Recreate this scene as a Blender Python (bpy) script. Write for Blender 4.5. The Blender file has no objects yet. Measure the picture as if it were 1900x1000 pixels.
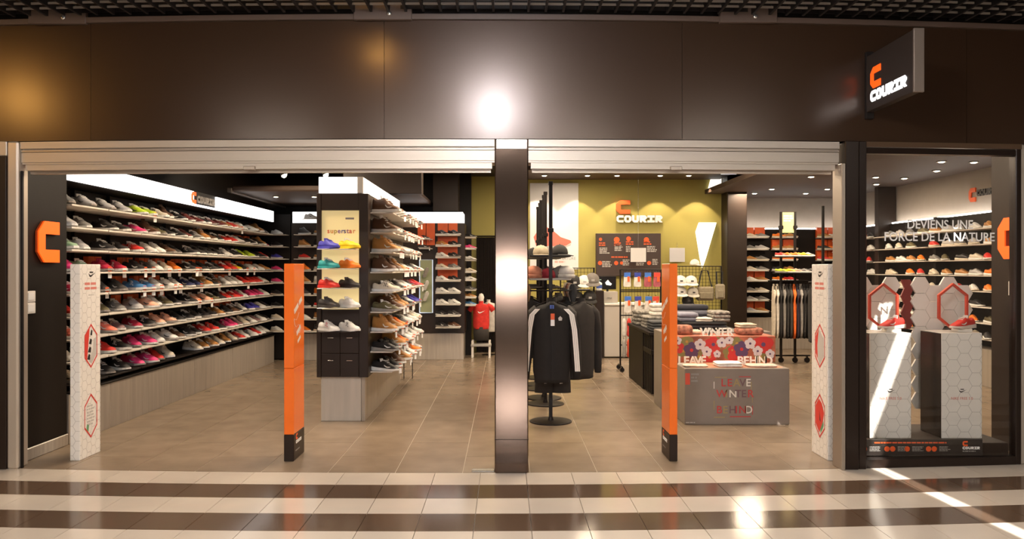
import bpy, math, random
from mathutils import Vector, Matrix
random.seed(7)
sc = bpy.context.scene
COL = sc.collection
R = math.radians
# ------------------------------------------------------------------ camera, world, light, exposure
cam_d = bpy.data.cameras.new('camera'); cam = bpy.data.objects.new('camera', cam_d); COL.objects.link(cam)
cam.location = (0, 0, 1.55); cam.rotation_euler = (R(90), 0, 0)
cam_d.sensor_width = 36; cam_d.lens = 1440 / 1900 * 36; cam_d.shift_x = 12 / 1900; cam_d.clip_end = 100
sc.camera = cam
sc.view_settings.view_transform = 'Standard'; sc.view_settings.look = 'None'
sc.view_settings.gamma = 1; sc.view_settings.use_curve_mapping = False
sc.view_settings.exposure = 0.0
w = bpy.data.worlds.new('world'); sc.world = w; w.use_nodes = True
w.node_tree.nodes['Background'].inputs[0].default_value = (1.0, 0.93, 0.85, 1)
w.node_tree.nodes['Background'].inputs[1].default_value = 0.05

def lamp(name, kind, loc, energy, color=(1, .9, .78), rot=(0, 0, 0), **kw):
    d = bpy.data.lights.new(name, kind); d.energy = energy; d.color = color
    for k, v in kw.items(): setattr(d, k, v)
    o = bpy.data.objects.new(name, d); COL.objects.link(o); o.location = loc; o.rotation_euler = rot
    return o
WARM = (1.0, .80, .58); NEUT = (1.0, .90, .78)
# daylight through the slot in the mall roof
s_ = 1.0
sun_dir = Vector((-.37 - .08 * s_, s_, -1)).normalized()
sun = lamp('sun', 'SUN', (4.5, 0, 8), 14, (1, .97, .92), angle=R(.4))
sun.rotation_euler = sun_dir.to_track_quat('-Z', 'Y').to_euler()
# rows of ceiling light in the mall passage and the shop (all under their ceilings)
for i, x in enumerate((-4.2, -1.4, 1.4, 4.2)):
    lamp('mall_light', 'AREA', (x, -.8, 3.68), 168, NEUT, shape='RECTANGLE', size=1.6, size_y=.5)
for x, y, e in ((-2.6, 7.6, 46), (-2.7, 9.8, 52), (-2.7, 11.8, 34), (-.4, 8.2, 46), (-.4, 11.0, 50), (1.2, 8.0, 46), (1.6, 10.6, 52), (2.9, 8.2, 38), (2.9, 11.5, 38), (1.2, 13.3, 26)):
    lamp('shop_light', 'AREA', (x, y, 3.2), e * 1.5, WARM, shape='DISK', size=.7)
for x, y, e in ((3.4, 6.8, 12), (5.3, 9.2, 34), (5.2, 12.2, 38), (4.4, 14.0, 22)):
    lamp('shop_light', 'AREA', (x, y, 2.93), e * 1.8, WARM, shape='DISK', size=.5)

# ------------------------------------------------------------------ materials
MATS = {}
def mat(name, col=(.5, .5, .5), rough=.5, metal=0., emit=0., emcol=None, noise=0., nscale=8., stretch=(1, 1, 1), bump=0., coat=0., objcol=False, spec=.5, vcol=False, aniso=0.):
    if name in MATS: return MATS[name]
    m = bpy.data.materials.new(name); m.use_nodes = True; nt = m.node_tree; N = nt.nodes; L = nt.links
    b = N['Principled BSDF']; b.inputs['Roughness'].default_value = rough; b.inputs['Metallic'].default_value = metal
    b.inputs['Base Color'].default_value = (*col, 1); b.inputs['Specular IOR Level'].default_value = spec
    b.inputs['Coat Weight'].default_value = coat; b.inputs['Coat Roughness'].default_value = .06
    b.inputs['Anisotropic'].default_value = aniso
    src = None
    if objcol: src = N.new('ShaderNodeObjectInfo').outputs['Color']
    if vcol:
        a = N.new('ShaderNodeVertexColor'); a.layer_name = 'Col'; src = a.outputs['Color']
    if noise or bump:
        tc = N.new('ShaderNodeTexCoord'); mp = N.new('ShaderNodeMapping'); mp.inputs['Scale'].default_value = stretch
        nz = N.new('ShaderNodeTexNoise'); nz.inputs['Scale'].default_value = nscale; nz.inputs['Detail'].default_value = 4
        L.new(tc.outputs['Object'], mp.inputs[0]); L.new(mp.outputs[0], nz.inputs['Vector'])
        if noise:
            mr = N.new('ShaderNodeMapRange'); mr.inputs['From Min'].default_value = .25; mr.inputs['From Max'].default_value = .75
            mr.inputs['To Min'].default_value = 1 - noise; mr.inputs['To Max'].default_value = 1 + noise
            L.new(nz.outputs['Fac'], mr.inputs[0])
            vm = N.new('ShaderNodeVectorMath'); vm.operation = 'SCALE'
            if src: L.new(src, vm.inputs[0])
            else: vm.inputs[0].default_value = col
            L.new(mr.outputs[0], vm.inputs['Scale']); src = vm.outputs[0]
        if bump:
            bp = N.new('ShaderNodeBump'); bp.inputs['Strength'].default_value = bump; bp.inputs['Distance'].default_value = .004
            L.new(nz.outputs['Fac'], bp.inputs['Height']); L.new(bp.outputs[0], b.inputs['Normal'])
    if src: L.new(src, b.inputs['Base Color'])
    if emit:
        b.inputs['Emission Color'].default_value = (*(emcol or col), 1); b.inputs['Emission Strength'].default_value = emit
    MATS[name] = m; return m
def glass_mat():
    m = bpy.data.materials.new('window_glass'); m.use_nodes = True; nt = m.node_tree; N = nt.nodes; L = nt.links
    N.remove(N['Principled BSDF']); t = N.new('ShaderNodeBsdfTransparent'); t.inputs[0].default_value = (.95, .945, .935, 1)
    g = N.new('ShaderNodeBsdfGlossy'); g.inputs['Roughness'].default_value = .02
    lw = N.new('ShaderNodeLayerWeight'); p = N.new('ShaderNodeMath'); p.operation = 'POWER'; p.inputs[1].default_value = 5
    ma = N.new('ShaderNodeMath'); ma.operation = 'MULTIPLY_ADD'; ma.inputs[1].default_value = .9; ma.inputs[2].default_value = .035
    L.new(lw.outputs['Facing'], p.inputs[0]); L.new(p.outputs[0], ma.inputs[0])
    mx = N.new('ShaderNodeMixShader'); L.new(ma.outputs[0], mx.inputs[0]); L.new(t.outputs[0], mx.inputs[1]); L.new(g.outputs[0], mx.inputs[2])
    L.new(mx.outputs[0], N['Material Output'].inputs[0]); MATS['window_glass'] = m; return m
GLASS = glass_mat()
FASCIA = mat('brown_lacquer_panel', (.048, .024, .012), .30, .45, spec=.5, coat=.45)
FASCIA.node_tree.nodes['Principled BSDF'].inputs['Coat Roughness'].default_value = .215
PILLAR = mat('brown_lacquer_pillar', (.085, .055, .038), .13, .85, spec=.6)
ALU = mat('aluminium_shutter', (.50, .44, .37), .45, .6, noise=.05, nscale=20, stretch=(.1, 1, 1))
ALUD = mat('aluminium_dull', (.40, .34, .28), .4, .7)
BLACK = mat('black_laminate', (.008, .005, .0035), .5, noise=.1, spec=.2)
DARKB = mat('dark_brown_laminate', (.020, .011, .007), .42, noise=.08, spec=.3)
DARKF = mat('dark_window_frame', (.018, .010, .007), .28, .3)
PLINTH = mat('grey_brushed_laminate', (.36, .31, .255), .30, .15, noise=.16, nscale=5, stretch=(6, 6, .3), spec=.6)
SHELFM = mat('white_shelf_edge', (.62, .56, .49), .45)
LIGHTBOX = mat('lit_acrylic', (.9, .9, .92), .4, emit=1.9, emcol=(1, .98, .96))
LEDM = mat('led_strip', (.9, .9, .92), .4, emit=16.0, emcol=(1, .97, .92))
ORANGE = mat('orange_acrylic_lit', (.9, .12, .01), .4, emit=1.1, emcol=(1, .09, .005))
WHITELIT = mat('white_acrylic_lit', (.9, .9, .9), .4, emit=2.2)
ORANGEP = mat('orange_panel', (.86, .16, .012), .26, coat=.3, noise=.03)
ORPRINT = mat('orange_print', (.75, .10, .015), .5)
WHITEP = mat('white_print', (.82, .80, .77), .5)
GREYP = mat('grey_print', (.30, .28, .26), .55)
LGREYP = mat('pale_grey_print', (.50, .47, .43), .55)
HEXP = mat('honeycomb_ink', (.46, .425, .385), .5)
REDP = mat('red_print', (.62, .045, .03), .5)
BLACKP = mat('black_print', (.015, .012, .011), .5)
WHITEB = mat('white_board', (.78, .74, .68), .42, noise=.03)
GREEN = mat('olive_green_wall', (.40, .34, .085), .6, noise=.04, nscale=2)
CEILB = mat('dark_ceiling', (.020, .012, .009), .7, noise=.15)
CEILR = mat('brown_ceiling', (.075, .045, .03), .6, noise=.06)
GREYW = mat('grey_wash_wall', (.33, .28, .235), .7, noise=.05)
TILE_L = mat('cream_polished_tile', (.60, .53, .45), .13, noise=.05, nscale=3, objcol=True, spec=.45)
GROUTM = mat('mall_grout', (.30, .25, .20), .6)
TILE_S = mat('taupe_stone_tile', (.25, .19, .135), .27, noise=.16, nscale=4, objcol=True)
GROUTS = mat('pale_grout', (.42, .34, .25), .6)
DYE = mat('dyed_material', (.5, .5, .5), .55, objcol=True, noise=.12, nscale=14)
CLOTH = mat('dyed_cloth', (.5, .5, .5), .85, objcol=True, noise=.18, nscale=20, bump=.35)
SHOEST = mat('far_shoe_material', (.5, .5, .5), .55, vcol=True)
METALB = mat('black_metal', (.010, .007, .006), .45, .2, spec=.3)
CHROME = mat('steel', (.55, .53, .5), .25, .9)
CLEAR = mat('clear_acrylic', (.75, .72, .66), .08, spec=.6)
GREYT = mat('grey_table_laminate', (.235, .195, .165), .30, noise=.05, coat=.15)
ORBOX = mat('orange_box_card', (.62, .09, .012), .5, noise=.15, nscale=6)
POSTERY = mat('backlit_poster', (.72, .58, .28), .5, emit=.42, emcol=(1, .78, .36))
LENS = mat('lamp_lens', (1, .9, .7), .4, emit=14, emcol=(1, .85, .62))

# ------------------------------------------------------------------ mesh helpers
class MB:
    def __init__(s): s.v = []; s.f = []; s.m = []
    def add(s, vs, fs, mi=0):
        o = len(s.v); s.v += [tuple(p) for p in vs]; s.f += [tuple(i + o for i in f) for f in fs]; s.m += [mi] * len(fs); return s
    def box(s, x0, x1, y0, y1, z0, z1, mi=0):
        return s.add([(x0, y0, z0), (x1, y0, z0), (x1, y1, z0), (x0, y1, z0), (x0, y0, z1), (x1, y0, z1), (x1, y1, z1), (x0, y1, z1)],
                     [(0, 3, 2, 1), (4, 5, 6, 7), (0, 1, 5, 4), (1, 2, 6, 5), (2, 3, 7, 6), (3, 0, 4, 7)], mi)
    def bbox(s, x0, x1, y0, y1, z0, z1, b=.006, mi=0):          # box with small chamfered edges
        b = min(b, (x1 - x0) / 3, (y1 - y0) / 3, (z1 - z0) / 3)
        vs = []; idx = {}
        X = (x0, x1); Y = (y0, y1); Z = (z0, z1)
        for i in (0, 1):
            for j in (0, 1):
                for k in (0, 1):
                    sx, sy, sz = b * (1 - 2 * i), b * (1 - 2 * j), b * (1 - 2 * k)
                    for a, p in enumerate(((X[i], Y[j] + sy, Z[k] + sz), (X[i] + sx, Y[j], Z[k] + sz), (X[i] + sx, Y[j] + sy, Z[k]))):
                        idx[i, j, k, a] = len(vs); vs.append(p)
        fs = []
        for i in (0, 1):
            q = [idx[i, j, k, 0] for j, k in ((0, 0), (1, 0), (1, 1), (0, 1))]; fs.append(q if i else q[::-1])
            q = [idx[j, i, k, 1] for j, k in ((0, 0), (1, 0), (1, 1), (0, 1))]; fs.append(q[::-1] if i else q)
            q = [idx[j, k, i, 2] for j, k in ((0, 0), (1, 0), (1, 1), (0, 1))]; fs.append(q if i else q[::-1])
        for j in (0, 1):
            for k in (0, 1):
                fs.append((idx[0, j, k, 1], idx[1, j, k, 1], idx[1, j, k, 2], idx[0, j, k, 2]))
                fs.append((idx[j, 0, k, 0], idx[j, 1, k, 0], idx[j, 1, k, 2], idx[j, 0, k, 2]))
                fs.append((idx[j, k, 0, 0], idx[j, k, 1, 0], idx[j, k, 1, 1], idx[j, k, 0, 1]))
        for i in (0, 1):
            for j in (0, 1):
                for k in (0, 1): fs.append((idx[i, j, k, 0], idx[i, j, k, 1], idx[i, j, k, 2]))
        return s.add(vs, fs, mi)
    def prism(s, pts, d, mi=0):                                  # pts: 3-D polygon, d: extrusion vector
        n = len(pts); d = Vector(d); a = [Vector(p) for p in pts]; b = [p + d for p in a]
        fs = [tuple(range(n))[::-1], tuple(range(n, 2 * n))] + [(i, (i + 1) % n, n + (i + 1) % n, n + i) for i in range(n)]
        return s.add(a + b, fs, mi)
    def poly(s, pts, mi=0): return s.add(pts, [tuple(range(len(pts)))], mi)
    def tube(s, pts, r, n=8, mi=0, cap=True):
        pts = [Vector(p) for p in pts]; rs = r if isinstance(r, (list, tuple)) else [r] * len(pts); vs = []; fs = []
        for i, p in enumerate(pts):
            t = (pts[min(i + 1, len(pts) - 1)] - pts[max(i - 1, 0)]).normalized()
            u = t.cross(Vector((0, 0, 1))) if abs(t.z) < .95 else t.cross(Vector((0, 1, 0))); u.normalize(); q = t.cross(u)
            for k in range(n):
                a = 2 * math.pi * k / n; vs.append(p + rs[i] * (math.cos(a) * u + math.sin(a) * q))
        for i in range(len(pts) - 1):
            for k in range(n): fs.append((i * n + k, i * n + (k + 1) % n, (i + 1) * n + (k + 1) % n, (i + 1) * n + k))
        if cap: fs += [tuple(range(n))[::-1], tuple(range((len(pts) - 1) * n, len(pts) * n))]
        return s.add(vs, fs, mi)
    def lathe(s, prof, c=(0, 0, 0), n=16, mi=0, axis='z'):
        vs = []; fs = []
        for (r, z) in prof:
            for k in range(n):
                a = 2 * math.pi * k / n; x, y = r * math.cos(a), r * math.sin(a)
                vs.append((c[0] + x, c[1] + y, c[2] + z) if axis == 'z' else (c[0] + x, c[1] + z, c[2] + y))
        m = len(prof)
        for i in range(m - 1):
            for k in range(n): fs.append((i * n + k, i * n + (k + 1) % n, (i + 1) * n + (k + 1) % n, (i + 1) * n + k))
        fs += [tuple(range(n))[::-1], tuple(range((m - 1) * n, m * n))]
        return s.add(vs, fs, mi)
    def loft(s, rings, closed=True, caps=True, mi=0):
        n = len(rings[0]); vs = [p for r in rings for p in r]; fs = []
        for i in range(len(rings) - 1):
            for k in range(n if closed else n - 1):
                fs.append((i * n + k, i * n + (k + 1) % n, (i + 1) * n + (k + 1) % n, (i + 1) * n + k))
        if caps: fs += [tuple(range(n))[::-1], tuple(range((len(rings) - 1) * n, len(rings) * n))]
        return s.add(vs, fs, mi)
    def mesh(s, name, mats, off=(0, 0, 0), smooth=False):
        me = bpy.data.meshes.new(name); me.from_pydata([(p[0] - off[0], p[1] - off[1], p[2] - off[2]) for p in s.v], [], s.f)
        for m in (mats if isinstance(mats, (list, tuple)) else [mats]): me.materials.append(m)
        if any(s.m): me.polygons.foreach_set('material_index', s.m)
        if smooth: me.polygons.foreach_set('use_smooth', [True] * len(s.f))
        me.update()
        import bmesh as _b
        bm = _b.new(); bm.from_mesh(me); _b.ops.recalc_face_normals(bm, faces=bm.faces); bm.to_mesh(me); bm.free()
        return me
def root_loc(o):
    while o is not None and o.parent: o = o.parent
    return o.location if o else (0, 0, 0)
def link(name, me, parent=None, color=None):
    o = bpy.data.objects.new(name, me); COL.objects.link(o); o.parent = parent
    if color: o.color = (*color, 1)
    return o
def part(name, mb, m, parent, color=None, smooth=False, label=None):       # world-coordinate mesh under a thing
    o = link(name, mb.mesh(name, m, root_loc(parent), smooth), parent, color)
    if label: o['label'] = label
    return o
def tag(o, label, cat, group=None):
    o['label'] = label; o['category'] = cat
    if group: o['group'] = group
    return o
def thing(name, label, cat, loc=(0, 0, 0), rz=0, group=None):
    o = bpy.data.objects.new(name, None); COL.objects.link(o); o.location = loc; o.rotation_euler = (0, 0, rz); o.empty_display_size = .1
    return tag(o, label, cat, group)
def solo(name, mb, m, label, cat, group=None, color=None, smooth=False):    # a thing that is one mesh
    xs = [p[0] for p in mb.v]; ys = [p[1] for p in mb.v]; zs = [p[2] for p in mb.v]
    loc = ((min(xs) + max(xs)) / 2, (min(ys) + max(ys)) / 2, min(zs))
    o = link(name, mb.mesh(name, m, loc, smooth), None, color); o.location = loc
    return tag(o, label, cat, group)
def struct(name, mb, m, color=None, smooth=False):
    o = link(name, mb.mesh(name, m, (0, 0, 0), smooth), None, color); o['kind'] = 'structure'; return o
def copy_tree(o, parent=None):
    c = o.copy(); COL.objects.link(c); c.parent = parent
    for ch in o.children: copy_tree(ch, c)
    return c
ORD = ['zeroth', 'first', 'second', 'third', 'fourth', 'fifth', 'sixth', 'seventh', 'eighth', 'ninth', 'tenth']
def nth(k): return ORD[k] if k < len(ORD) else f"{k}{'st' if k % 10 == 1 and k != 11 else 'nd' if k % 10 == 2 and k != 12 else 'rd' if k % 10 == 3 and k != 13 else 'th'}"
# the shopfront line is a very shallow curve in plan
def yf(x): return 5.92 + .0137 * x + .012 * x * x
def curved(x0, x1, dy0, dy1, z0, z1, n=10):                     # a bar that follows the shopfront curve
    mb = MB(); rings = []
    for i in range(n + 1):
        x = x0 + (x1 - x0) * i / n; y = yf(x)
        rings.append([(x, y + dy0, z0), (x, y + dy1, z0), (x, y + dy1, z1), (x, y + dy0, z1)])
    return mb.loft(rings)
# plane frames for print: origin, right, up
class Frame:
    def __init__(s, o, r, u): s.o = Vector(o); s.r = Vector(r).normalized(); s.u = Vector(u).normalized(); s.n = s.r.cross(s.u)
    def p(s, x, y, d=0): return s.o + s.r * x + s.u * y + s.n * d
def front(x, y, z): return Frame((x, y, z), (1, 0, 0), (0, 0, 1))              # faces the camera (normal -Y)
def text_mb(txt, size, fr, x=0, y=0, depth=.002, off=0, align='LEFT', shear=0, sx=1, bold=.0, rot=0):
    cu = bpy.data.curves.new('t', 'FONT'); cu.body = txt; cu.size = 1; cu.align_x = align; cu.offset = bold; cu.shear = shear
    cu.extrude = .5; cu.resolution_u = 3
    o = bpy.data.objects.new('t', cu); COL.objects.link(o)
    me = bpy.data.meshes.new_from_object(o.evaluated_get(bpy.context.evaluated_depsgraph_get()))
    c, s_ = math.cos(rot), math.sin(rot)
    mb = MB()
    vs = []
    for v in me.vertices:
        a, b = v.co.x * size * sx, v.co.y * size
        vs.append(fr.p(x + a * c - b * s_, y + a * s_ + b * c, off + (v.co.z + .5) * depth))
    mb.add(vs, [tuple(p.vertices) for p in me.polygons])
    bpy.data.objects.remove(o); bpy.data.curves.remove(cu); bpy.data.meshes.remove(me)
    return mb
def greek(fr, x, y, w, h, n, mb=None, seed=0, off=.001, jag=True):  # rows of unreadable small print
    mb = mb or MB(); rnd = random.Random(seed); lh = h / n
    for i in range(n):
        xx = x; yy = y + h - (i + .75) * lh; end = x + w * rnd.uniform(.7, 1)
        while xx < end:
            ww = min(rnd.uniform(.8, 2.6) * lh, end - xx)
            mb.poly([fr.p(xx, yy, off), fr.p(xx + ww, yy, off), fr.p(xx + ww, yy + lh * .55, off), fr.p(xx, yy + lh * .55, off)]); xx += ww + lh * .3
    return mb
LET = {
 'C': [[(.27, 1), (0, .75), (0, .25), (.27, 0), (1, 0), (1, .31), (.31, .31), (.31, .69), (1, .69), (1, 1)]],
 'O': [[(.5, 1), (.25, 1), (0, .75), (0, .25), (.25, 0), (.5, 0), (.5, .31), (.31, .31), (.31, .69), (.5, .69)],
       [(.5, 0), (.75, 0), (1, .25), (1, .75), (.75, 1), (.5, 1), (.5, .69), (.69, .69), (.69, .31), (.5, .31)]],
 'U': [[(0, 1), (0, .25), (.25, 0), (.75, 0), (1, .25), (1, 1), (.69, 1), (.69, .31), (.31, .31), (.31, 1)]],
 'R': [[(0, 0), (.31, 0), (.31, .3), (.62, 0), (1, 0), (1, .04), (.72, .33), (1, .6), (1, .64), (0, .64)],
       [(0, .7), (1, .7), (1, .75), (.75, 1), (0, 1)], [(0, .64), (.3, .64), (.3, .7), (0, .7)], [(.68, .64), (1, .64), (1, .7), (.68, .7)]],
 'I': [[(0, 1), (0, .69), (.34, .69), (.34, .31), (0, .31), (0, 0), (1, 0), (1, .31), (.66, .31), (.66, .69), (1, .69), (1, 1)]]}
def letter(ch, fr, x, y, h, w=None, d=.002, off=0):
    mb = MB(); w = w or h
    for pg in LET[ch]: mb.prism([fr.p(x + a * w, y + b * h, off) for a, b in pg], fr.n * d)
    return mb
def logo(parent, fr, h, d, memb, mtxt, off=0, x=0, y=0, split=True):   # emblem over the six-letter word; h = letter height
    e = letter('C', fr, x, y + h * 1.2, h * 1.95, h * 1.95, d, off)
    part('emblem', e, memb, parent)
    if split:
        for i, ch in enumerate('COURIR'): part('letter', letter(ch, fr, x + i * 1.105 * h, y, h, h, d, off), mtxt, parent)
    else:
        mb = MB()
        for i, ch in enumerate('COURIR'):
            l = letter(ch, fr, x + i * 1.105 * h, y, h, h, d, off); mb.add(l.v, l.f)
        part('word_print', mb, mtxt, parent)
SW = [(0, .36), (.10, .12), (.22, .03), (.34, .02), (.50, .10), (1.0, .42), (.52, .24), (.34, .19), (.22, .20), (.12, .27)]
def swoosh(fr, x, y, w, off=.001, flip=False):
    return MB().poly([fr.p(x + (w * (1 - a) if flip else w * a), y + w * b * .9, off) for a, b in SW])
def ring(c, rx, ry, n, z, ph=0): return [(c[0] + rx * math.cos(2 * math.pi * k / n + ph), c[1] + ry * math.sin(2 * math.pi * k / n + ph), z) for k in range(n)]
def hexpts(fr, cx, cy, r, pointy=False, off=0, sx=1): 
    a0 = math.pi / 6 if pointy else 0
    return [fr.p(cx + sx * r * math.cos(a0 + k * math.pi / 3), cy + r * math.sin(a0 + k * math.pi / 3), off) for k in range(6)]
def hexlines(fr, w, h, r, t=.0034, off=.0008):                       # printed honeycomb outline on a w x h face
    mb = MB(); ph = r * math.sqrt(3)
    def seg(a, b):
        (x0, y0), (x1, y1) = a, b
        # clip to face
        p, q = 0., 1.
        for dd, lo, hi, s0 in ((x1 - x0, 0, w, x0), (y1 - y0, 0, h, y0)):
            if abs(dd) < 1e-9:
                if s0 < lo or s0 > hi: return
            else:
                ta, tb = (lo - s0) / dd, (hi - s0) / dd
                if ta > tb: ta, tb = tb, ta
                p, q = max(p, ta), min(q, tb)
        if q - p < .02: return
        X0, Y0, X1, Y1 = x0 + (x1 - x0) * p, y0 + (y1 - y0) * p, x0 + (x1 - x0) * q, y0 + (y1 - y0) * q
        L = math.hypot(X1 - X0, Y1 - Y0); nx, ny = -(Y1 - Y0) / L * t / 2, (X1 - X0) / L * t / 2
        mb.poly([fr.p(X0 - nx, Y0 - ny, off), fr.p(X1 - nx, Y1 - ny, off), fr.p(X1 + nx, Y1 + ny, off), fr.p(X0 + nx, Y0 + ny, off)])
    i = -1
    while i * 1.5 * r < w + 2 * r:
        j = -1
        while j * ph < h + ph:
            cx, cy = i * 1.5 * r, j * ph + (ph / 2 if i % 2 else 0)
            P = [(cx + r * math.cos(k * math.pi / 3), cy + r * math.sin(k * math.pi / 3)) for k in range(6)]
            for k in (0, 1, 2): seg(P[k], P[k + 1])
            j += 1
        i += 1
    return mb
def px(u, y): return (u - 938) * y / 1440
def pz(v, y): return 1.55 - (v - 500) * y / 1440

# ================================================================== SETTING
# ---- mall floor: tiles in alternating cream and brown rows
TX, TY = .345, .33
base = struct('floor', MB().box(-9, 9, -9, 6.45, -.06, -.012), GROUTM)
tile_me = None
for r_ in range(-1, 7):
    dark = r_ % 2 == 1
    k0 = -17
    for k in range(k0, 18):
        x0 = -.19 + TX * k; x1 = x0 + TX
        mb = MB(); g = .0022; rr = []
        for x in (x0 + g, x1 - g):
            y1 = yf(x) - r_ * TY - g; y0 = y1 - TY + 2 * g
            if r_ == -1: y1 = min(y1, yf(x) + .0); 
            rr.append((x, y0, y1))
        if r_ == -1: continue
        (xa, a0, a1), (xb, b0, b1) = rr
        mb.add([(xa, a0, -.02), (xb, b0, -.02), (xb, b1, -.02), (xa, a1, -.02), (xa, a0, 0), (xb, b0, 0), (xb, b1, 0), (xa, a1, 0)],
               [(4, 5, 6, 7), (0, 1, 5, 4), (1, 2, 6, 5), (2, 3, 7, 6), (3, 0, 4, 7)])
        j = random.uniform(.95, 1.05)
        c = (.105 * j, .066 * j, .043 * j) if dark else (.60 * j, .525 * j, .445 * j)
        part('tile', mb, TILE_L, base, c)
# plain polished floor of the passage, toward and behind the viewer
fl2 = part('passage_floor', MB().box(-9, 9, -9, yf(-6) - 7 * TY - .15, -.03, -.001), TILE_L, base, (.5, .43, .36))
# ---- shop floor
sf = struct('floor_shop', MB(), GROUTS)
mb = MB()
n = 24
rings = []
for i in range(n + 1):
    x = -4.4 + 11.3 * i / n; rings.append([(x, yf(x) + .004, -.05), (x, 16.2, -.05), (x, 16.2, -.003), (x, yf(x) + .004, -.003)])
mb.loft(rings); sf.data = mb.mesh('floor_shop', GROUTS)
sx0, sw, sl = -.328, .515, 1.03
for k in range(-8, 14):
    x0 = sx0 + sw * k; x1 = x0 + sw
    yy = 5.4 + (sl / 2 if k % 2 else 0) - sl
    while yy < 16.1:
        g = .003
        a0, a1 = max(yy + g, yf(x0) + .012), max(yy + g, yf(x1) + .012); e = min(yy + sl - g, 16.15)
        if e - max(a0, a1) > .03:
            j = random.uniform(.93, 1.07)
            m_ = MB().add([(x0 + g, a0, -.02), (x1 - g, a1, -.02), (x1 - g, e, -.02), (x0 + g, e, -.02), (x0 + g, a0, 0), (x1 - g, a1, 0), (x1 - g, e, 0), (x0 + g, e, 0)],
                          [(4, 5, 6, 7), (0, 1, 5, 4), (1, 2, 6, 5), (2, 3, 7, 6), (3, 0, 4, 7)])
            part('tile', m_, TILE_S, sf, (.235 * j, .175 * j, .122 * j))
        yy += sl
# ---- shop walls and ceilings
struct('wall_shop_left', MB().box(-4.42, -4.30, 6.0, 14.2, 0, 3.6), BLACK)
struct('wall_entrance_side', MB().box(-4.30, -3.88, 6.12, 6.86, 0, 3.3), BLACK)
struct('baseboard_entrance_side', MB().bbox(-3.879, -3.862, 6.14, 6.86, 0, .10), PLINTH)
struct('wall_back_left', MB().box(-4.3, -.62, 14.0, 14.15, 0, 3.6), BLACK)
struct('wall_back_green', MB().box(-.8, 4.06, 14.6, 14.75, 0, 3.6), GREEN)
struct('wall_pilaster', MB().bbox(4.06, 4.42, 14.2, 15.45, 0, 3.3, .01), DARKB)
struct('wall_back_right', MB().box(4.42, 6.8, 15.45, 15.6, 0, 3.6), GREYW)
struct('wall_shop_right', MB().box(6.72, 6.85, 6.9, 15.45, 0, 3.6), GREYW)
struct('wall_window_side', MB().box(4.32, 6.85, 6.72, 6.9, 0, 3.6), DARKB)
struct('wall_window_return', MB().box(4.30, 4.36, 6.25, 6.72, 0, 3.6), DARKB)
struct('ceiling', MB().box(-4.42, 6.85, 6.35, 16, 3.30, 3.42), CEILB)
struct('ceiling_dropped_right', MB().box(3.75, 6.72, 6.45, 15.45, 2.97, 3.05), CEILR)
struct('ceiling_dropped_left', MB().bbox(-3.95, -1.3, 11.2, 13.98, 2.68, 2.76, .02), CEILR)
struct('trim_dropped_left', MB().bbox(-4.02, -3.952, 11.2, 13.98, 2.66, 2.73), ALUD)
struct('ceiling_dropped_front', MB().bbox(-3.6, -3.1, 7.6, 10.9, 2.93, 3.0, .02), CEILR)
struct('wall_bulkhead_centre', MB().box(-1.25, -.82, 13.4, 13.9, 2.56, 3.3), DARKB)
struct('wall_bulkhead_middle', MB().bbox(-2.25, -1.16, 10.75, 10.95, 2.6, 3.29), DARKB)
struct('ceiling_dropped_centre', MB().bbox(-.1, 4.02, 13.2, 14.59, 3.24, 3.29), CEILR)
# ---- mall shell behind the viewer
ms = MB()                                                        # roof with a long slot for daylight
def sxl(y): return 2.9 + .37 * 3.75 - .08 * (y - 6.1)
def quad_slab(mb, a, b, c, d, z0, z1): mb.prism([(a[0], a[1], z0), (b[0], b[1], z0), (c[0], c[1], z0), (d[0], d[1], z0)], (0, 0, z1 - z0))
quad_slab(ms, (-9, -9), (9, -9), (9, 0.5), (-9, 0.5), 3.72, 3.9)
quad_slab(ms, (-9, 4.3), (9, 4.3), (9, 7.2), (-9, 7.2), 3.72, 3.9)
SLOT = .06
quad_slab(ms, (-9, .5), (sxl(.5) - SLOT, .5), (sxl(4.3) - SLOT, 4.3), (-9, 4.3), 3.72, 3.74)
quad_slab(ms, (sxl(.5) + SLOT, .5), (9, .5), (9, 4.3), (sxl(4.3) + SLOT, 4.3), 3.72, 3.74)
struct('ceiling_mall', ms, CEILB)
struct('wall_mall_back', MB().box(-9, 9, -9.2, -9, 0, 3.9), mat('mall_wall', (.35, .3, .25), .6))
struct('wall_mall_left', MB().box(-9.2, -9, -9, 6.6, 0, 3.9), MATS['mall_wall'])
struct('wall_mall_right', MB().box(9, 9.2, -9, 6.9, 0, 3.9), MATS['mall_wall'])
struct('ceiling_shop_roof', MB().box(-9, 9, 7.2, 16.4, 3.8, 3.95), CEILB)
# ---- fascia of lacquered panels
fa = struct('wall_fascia', curved(-6.2, 6.2, .03, .12, 2.545, 3.7, 20), BLACK)
xs = [-5.49, -3.207, -.925, 1.357, 3.64, 5.92]
for a, b in zip(xs[:-1], xs[1:]): part('panel', curved(a + .0015, b - .0015, 0, .025, 2.548, 3.448, 12), FASCIA, fa)
part('ledge', curved(-6, 6, -.03, .02, 3.45, 3.49, 20), mat('brown_ledge', (.085, .055, .04), .45), fa)
for x in (-3.45, -.93, 1.86):                                    # small boxed access panels with a round fixing
    y = yf(x); o = part('access_panel', MB().bbox(x - .22, x + .22, y - .05, y - .005, 3.44, 3.56, .004), MATS['brown_ledge'], fa)
    part('fixing', MB().lathe([(.018, 0), (.02, -.006), (.012, -.012)], (x + .05, y - .05, 3.485), 12, axis='y'), CHROME, o, smooth=True)
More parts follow.
